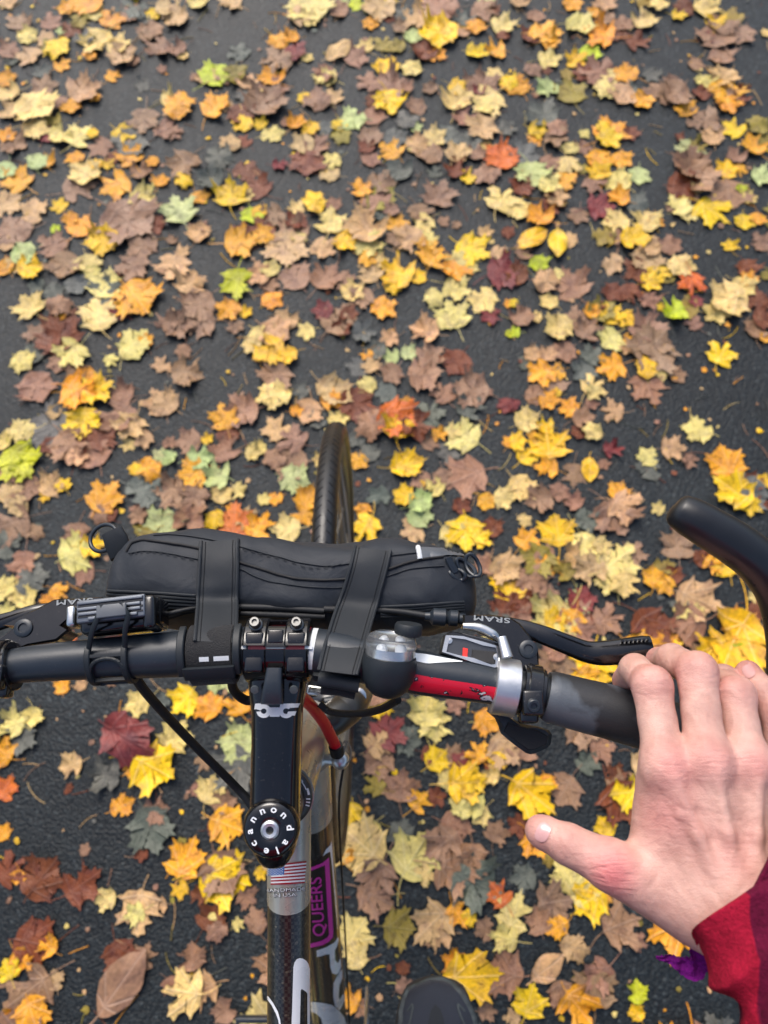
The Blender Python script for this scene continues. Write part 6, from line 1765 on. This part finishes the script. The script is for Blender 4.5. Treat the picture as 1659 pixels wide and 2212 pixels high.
for i in range(len(sp) - 1):
    for k in range(NS):
        q4 = (i * NS + k, i * NS + (k + 1) % NS, (i + 1) * NS + (k + 1) % NS, (i + 1) * NS + k)
        fs.append(q4)
        c_ = (vs[q4[0]] + vs[q4[2]]) / 2
        mi.append(1 if (c_ - sA).dot(ln) > 0 and c_.z > 1.05 else 0)
o = len(vs)        # turned-in hem
for i, (ri, back) in enumerate(((.93, .002), (.90, .02))):
    ta = tang[0]
    for k in range(NS): vs.append(sp[0] + (vs[k] - sp[0]) * ri + ta * back)
for a0, b0 in ((0, o), (o, o + NS)):
    for k in range(NS): fs.append((a0 + k, b0 + k, b0 + (k + 1) % NS, a0 + (k + 1) % NS)); mi.append(mi[k])
mb = MB(); mb.v = vs; mb.f = fs; mb.m = mi
slv = mb.build('sleeve', fleece('sleeve_cloth', (.31, .008, .029), ((.105, .005, .026), sA, ln)), person, angle=80)
mb = MB(); mb.tube([vs[6 * NS + k] + (vs[6 * NS + k] - sp[6]) * .008 for k in range(NS)], .0005, 5, close=True, cap=False); mb.build('cuff_seam', M_MAR, slv)
# purple loop hanging out of the cuff
M_PUR = fleece('purple_cloth', (.15, .008, .17))
pp = cr([at(1535, 1995, 1.05), at(1514, 2022, 1.046), at(1509, 2050, 1.040), at(1511, 2074, 1.036), at(1494, 2092, 1.033), at(1468, 2083, 1.031), at(1446, 2072, 1.029), at(1418, 2069, 1.026)], 10)
pw = _wi([.0040, .0048, .0044, .0066, .0060, .0036, .0024, .0007], 10)
mb = MB(); vs2 = []; m_ = 6
for i in range(len(pp)):
    ta = (pp[min(i + 1, len(pp) - 1)] - pp[max(i - 1, 0)]).normalized(); sd_ = ta.cross(Vector((0, 0, 1))).normalized()
    for top in (1, -1):
        for k in range(m_ + 1):
            q = -1 + 2 * k / m_
            fray = .0014 * noise.noise(Vector((i * .9, q * 2, 3))) if abs(q) > .9 else 0
            vs2.append(pp[i] + sd_ * (q * pw[i] + fray) + Vector((0, 0, .0011 * math.sin(q * 5 + i * .35) + top * .0005 + .001 * math.sin(i * .5))))
W2 = 2 * (m_ + 1); fs2 = []
for i in range(len(pp) - 1):
    for k in range(m_):
        a = i * W2 + k; fs2.append((a, a + 1, a + W2 + 1, a + W2)); c2 = a + m_ + 1; fs2.append((c2, c2 + W2, c2 + W2 + 1, c2 + 1))
    for k in (0, m_):
        a = i * W2 + k; c2 = a + m_ + 1; fs2.append((a, c2, c2 + W2, a + W2))
mb.add(vs2, fs2); mb.build('purple_tie', M_PUR, person)

# shoe on the pedal
M_SHOE = fabric('shoe_upper', (.026, .030, .042), .75, .25, .1); M_RIM = simple('shoe_rim', (.055, .066, .066), .6, bump=.5, bscale=500, var=.4, vscale=120); M_SOLE = simple('shoe_sole', (.02, .02, .022), .7)
PXs = .0625
zb = PEDAL.z + .011
prof = [(-.252, .008, .012, .016), (-.2535 - .004, .026, .014, .020), (-.262, .0335, .017, .024), (-.272, .0395, .020, .028), (-.286, .0445, .0235, .032), (-.305, .048, .027, .036), (-.33, .0495, .031, .040), (-.37, .047, .038, .047), (-.41, .042, .046, .055), (-.45, .038, .052, .062), (-.49, .037, .050, .062), (-.52, .030, .045, .060), (-.532, .015, .035, .055)]
mb = MB(); vs, fs = [], []
NK = 32
for y, w_, h_, zc in prof:
    for k in range(NK):
        a = 2 * math.pi * k / NK; ca_, sa_ = math.cos(a), math.sin(a)
        x = w_ * math.copysign(abs(ca_) ** .75, ca_); z = (h_ * abs(sa_) ** .9 if sa_ > 0 else -min(h_, zc - .012) * abs(sa_) ** .5)
        vs.append((PXs + x, y, zb + zc * .55 + .012 + z))
for i in range(len(prof) - 1):
    for k in range(NK): fs.append((i * NK + k, i * NK + (k + 1) % NK, (i + 1) * NK + (k + 1) % NK, (i + 1) * NK + k))
fs.append(tuple(range(NK))); fs.append(tuple((len(prof) - 1) * NK + k for k in range(NK)))
mb.add(vs, fs); shoe = mb.build('shoe', M_SHOE, person, angle=80)
mb = MB(); outl = [(w_ * 1.03, y) for y, w_, h_, zc in prof]
ring = [(PXs + w_, y) for w_, y in outl] + [(PXs - w_, y) for w_, y in outl[::-1]]
n = len(ring)
vs = [(x, y, zb) for x, y in ring] + [(x, y, zb + .020) for x, y in ring]
mb.add(vs, [tuple(range(n)), tuple(range(n, 2 * n))] + [(k, (k + 1) % n, n + (k + 1) % n, n + k) for k in range(n)]); mb.build('sole', M_SOLE, shoe)
SHB = bvh_of(shoe)
def shoe_line(pts, w_, name, mat, lift=.0006):
    q = []
    for i in range(len(pts) - 1):
        for k in range(6): q.append((lerp(pts[i][0], pts[i + 1][0], k / 6), lerp(pts[i][1], pts[i + 1][1], k / 6)))
    P_ = [drape(SHB, x, y, lift) for x, y in q + [pts[-1]]]; P_ = [p for p in P_ if p is not None]
    if len(P_) > 2:
        mb = MB(); mb.tube(P_, w_, 8, flat=.4); mb.build(name, mat, shoe)
C6 = lambda x, y: (774 + x / 4.285, 1991 + y / 4.285)
shoe_line([C6(400, 948), C6(405, 830), C6(430, 720), C6(480, 610), C6(545, 550), C6(620, 532), C6(700, 535), C6(790, 540), C6(870, 580), C6(950, 660), C6(1010, 760), C6(1060, 870), C6(1080, 960)], .0035, 'toe_rim', M_RIM)
shoe_line([C6(460, 830), C6(500, 765), C6(508, 800), C6(490, 880), C6(470, 960)], .0011, 'overlay_trim', M_RIM)
shoe_line([C6(985, 830), C6(920, 762), C6(925, 810), C6(950, 880), C6(985, 960)], .0011, 'overlay_trim', M_RIM)
mb = MB(); v, f = pxpoly([C6(640, 960), C6(670, 830), C6(710, 765), C6(760, 810), C6(790, 900), C6(800, 960)]); decal(SHB, v, f, mb, .0006); mb.build('tongue_panel', M_WEB, shoe)

# rest of the rider, behind and out of the picture's frame
G = Field((-.42, -.95, .78), (.40, -.16, 1.50), .009)
jk = smin(G.cap((BX, -.70, .98), (BX, -.56, 1.22), .145, .155), G.cap((BX - .10, -.50, 1.36), (BX + .10, -.50, 1.36), .085, .085), .08)
jk = smin(jk, G.cap((BX + .17, -.50, 1.38), (.325, -.36, 1.16), .062, .055), .03)
jk = smin(jk, G.cap((.325, -.36, 1.16), (.30, -.26, 1.115), .056, .056), .02)
jk = smin(jk, G.cap((BX - .17, -.50, 1.38), (-.33, -.42, 1.15), .062, .055), .03)
jk = smin(jk, G.cap((-.33, -.42, 1.15), (-.25, -.30, 1.30), .055, .045), .02)
link('jacket', G.mesh(jk, 'jacket'), M_JACK, person)
G2 = Field((-.32, -.95, .42), (.22, -.18, 1.08), .009)
tr = G2.cap((BX - .05, -.68, .96), (BX + .05, -.68, .96), .13, .13)
tr = smin(tr, G2.cap((BX + .06, -.66, .95), (BX + .10, -.33, .86), .095, .07), .04)
tr = smin(tr, G2.cap((BX + .10, -.33, .86), (PXs - .002, -.50, .56), .068, .045), .03)
tr = smin(tr, G2.cap((BX - .07, -.66, .95), (BX - .12, -.48, .62), .095, .066), .04)
tr = smin(tr, G2.cap((BX - .12, -.48, .62), (BX - .13, -.56, .44), .064, .05), .03)
link('trousers', G2.mesh(tr, 'trousers'), M_WEB, person)
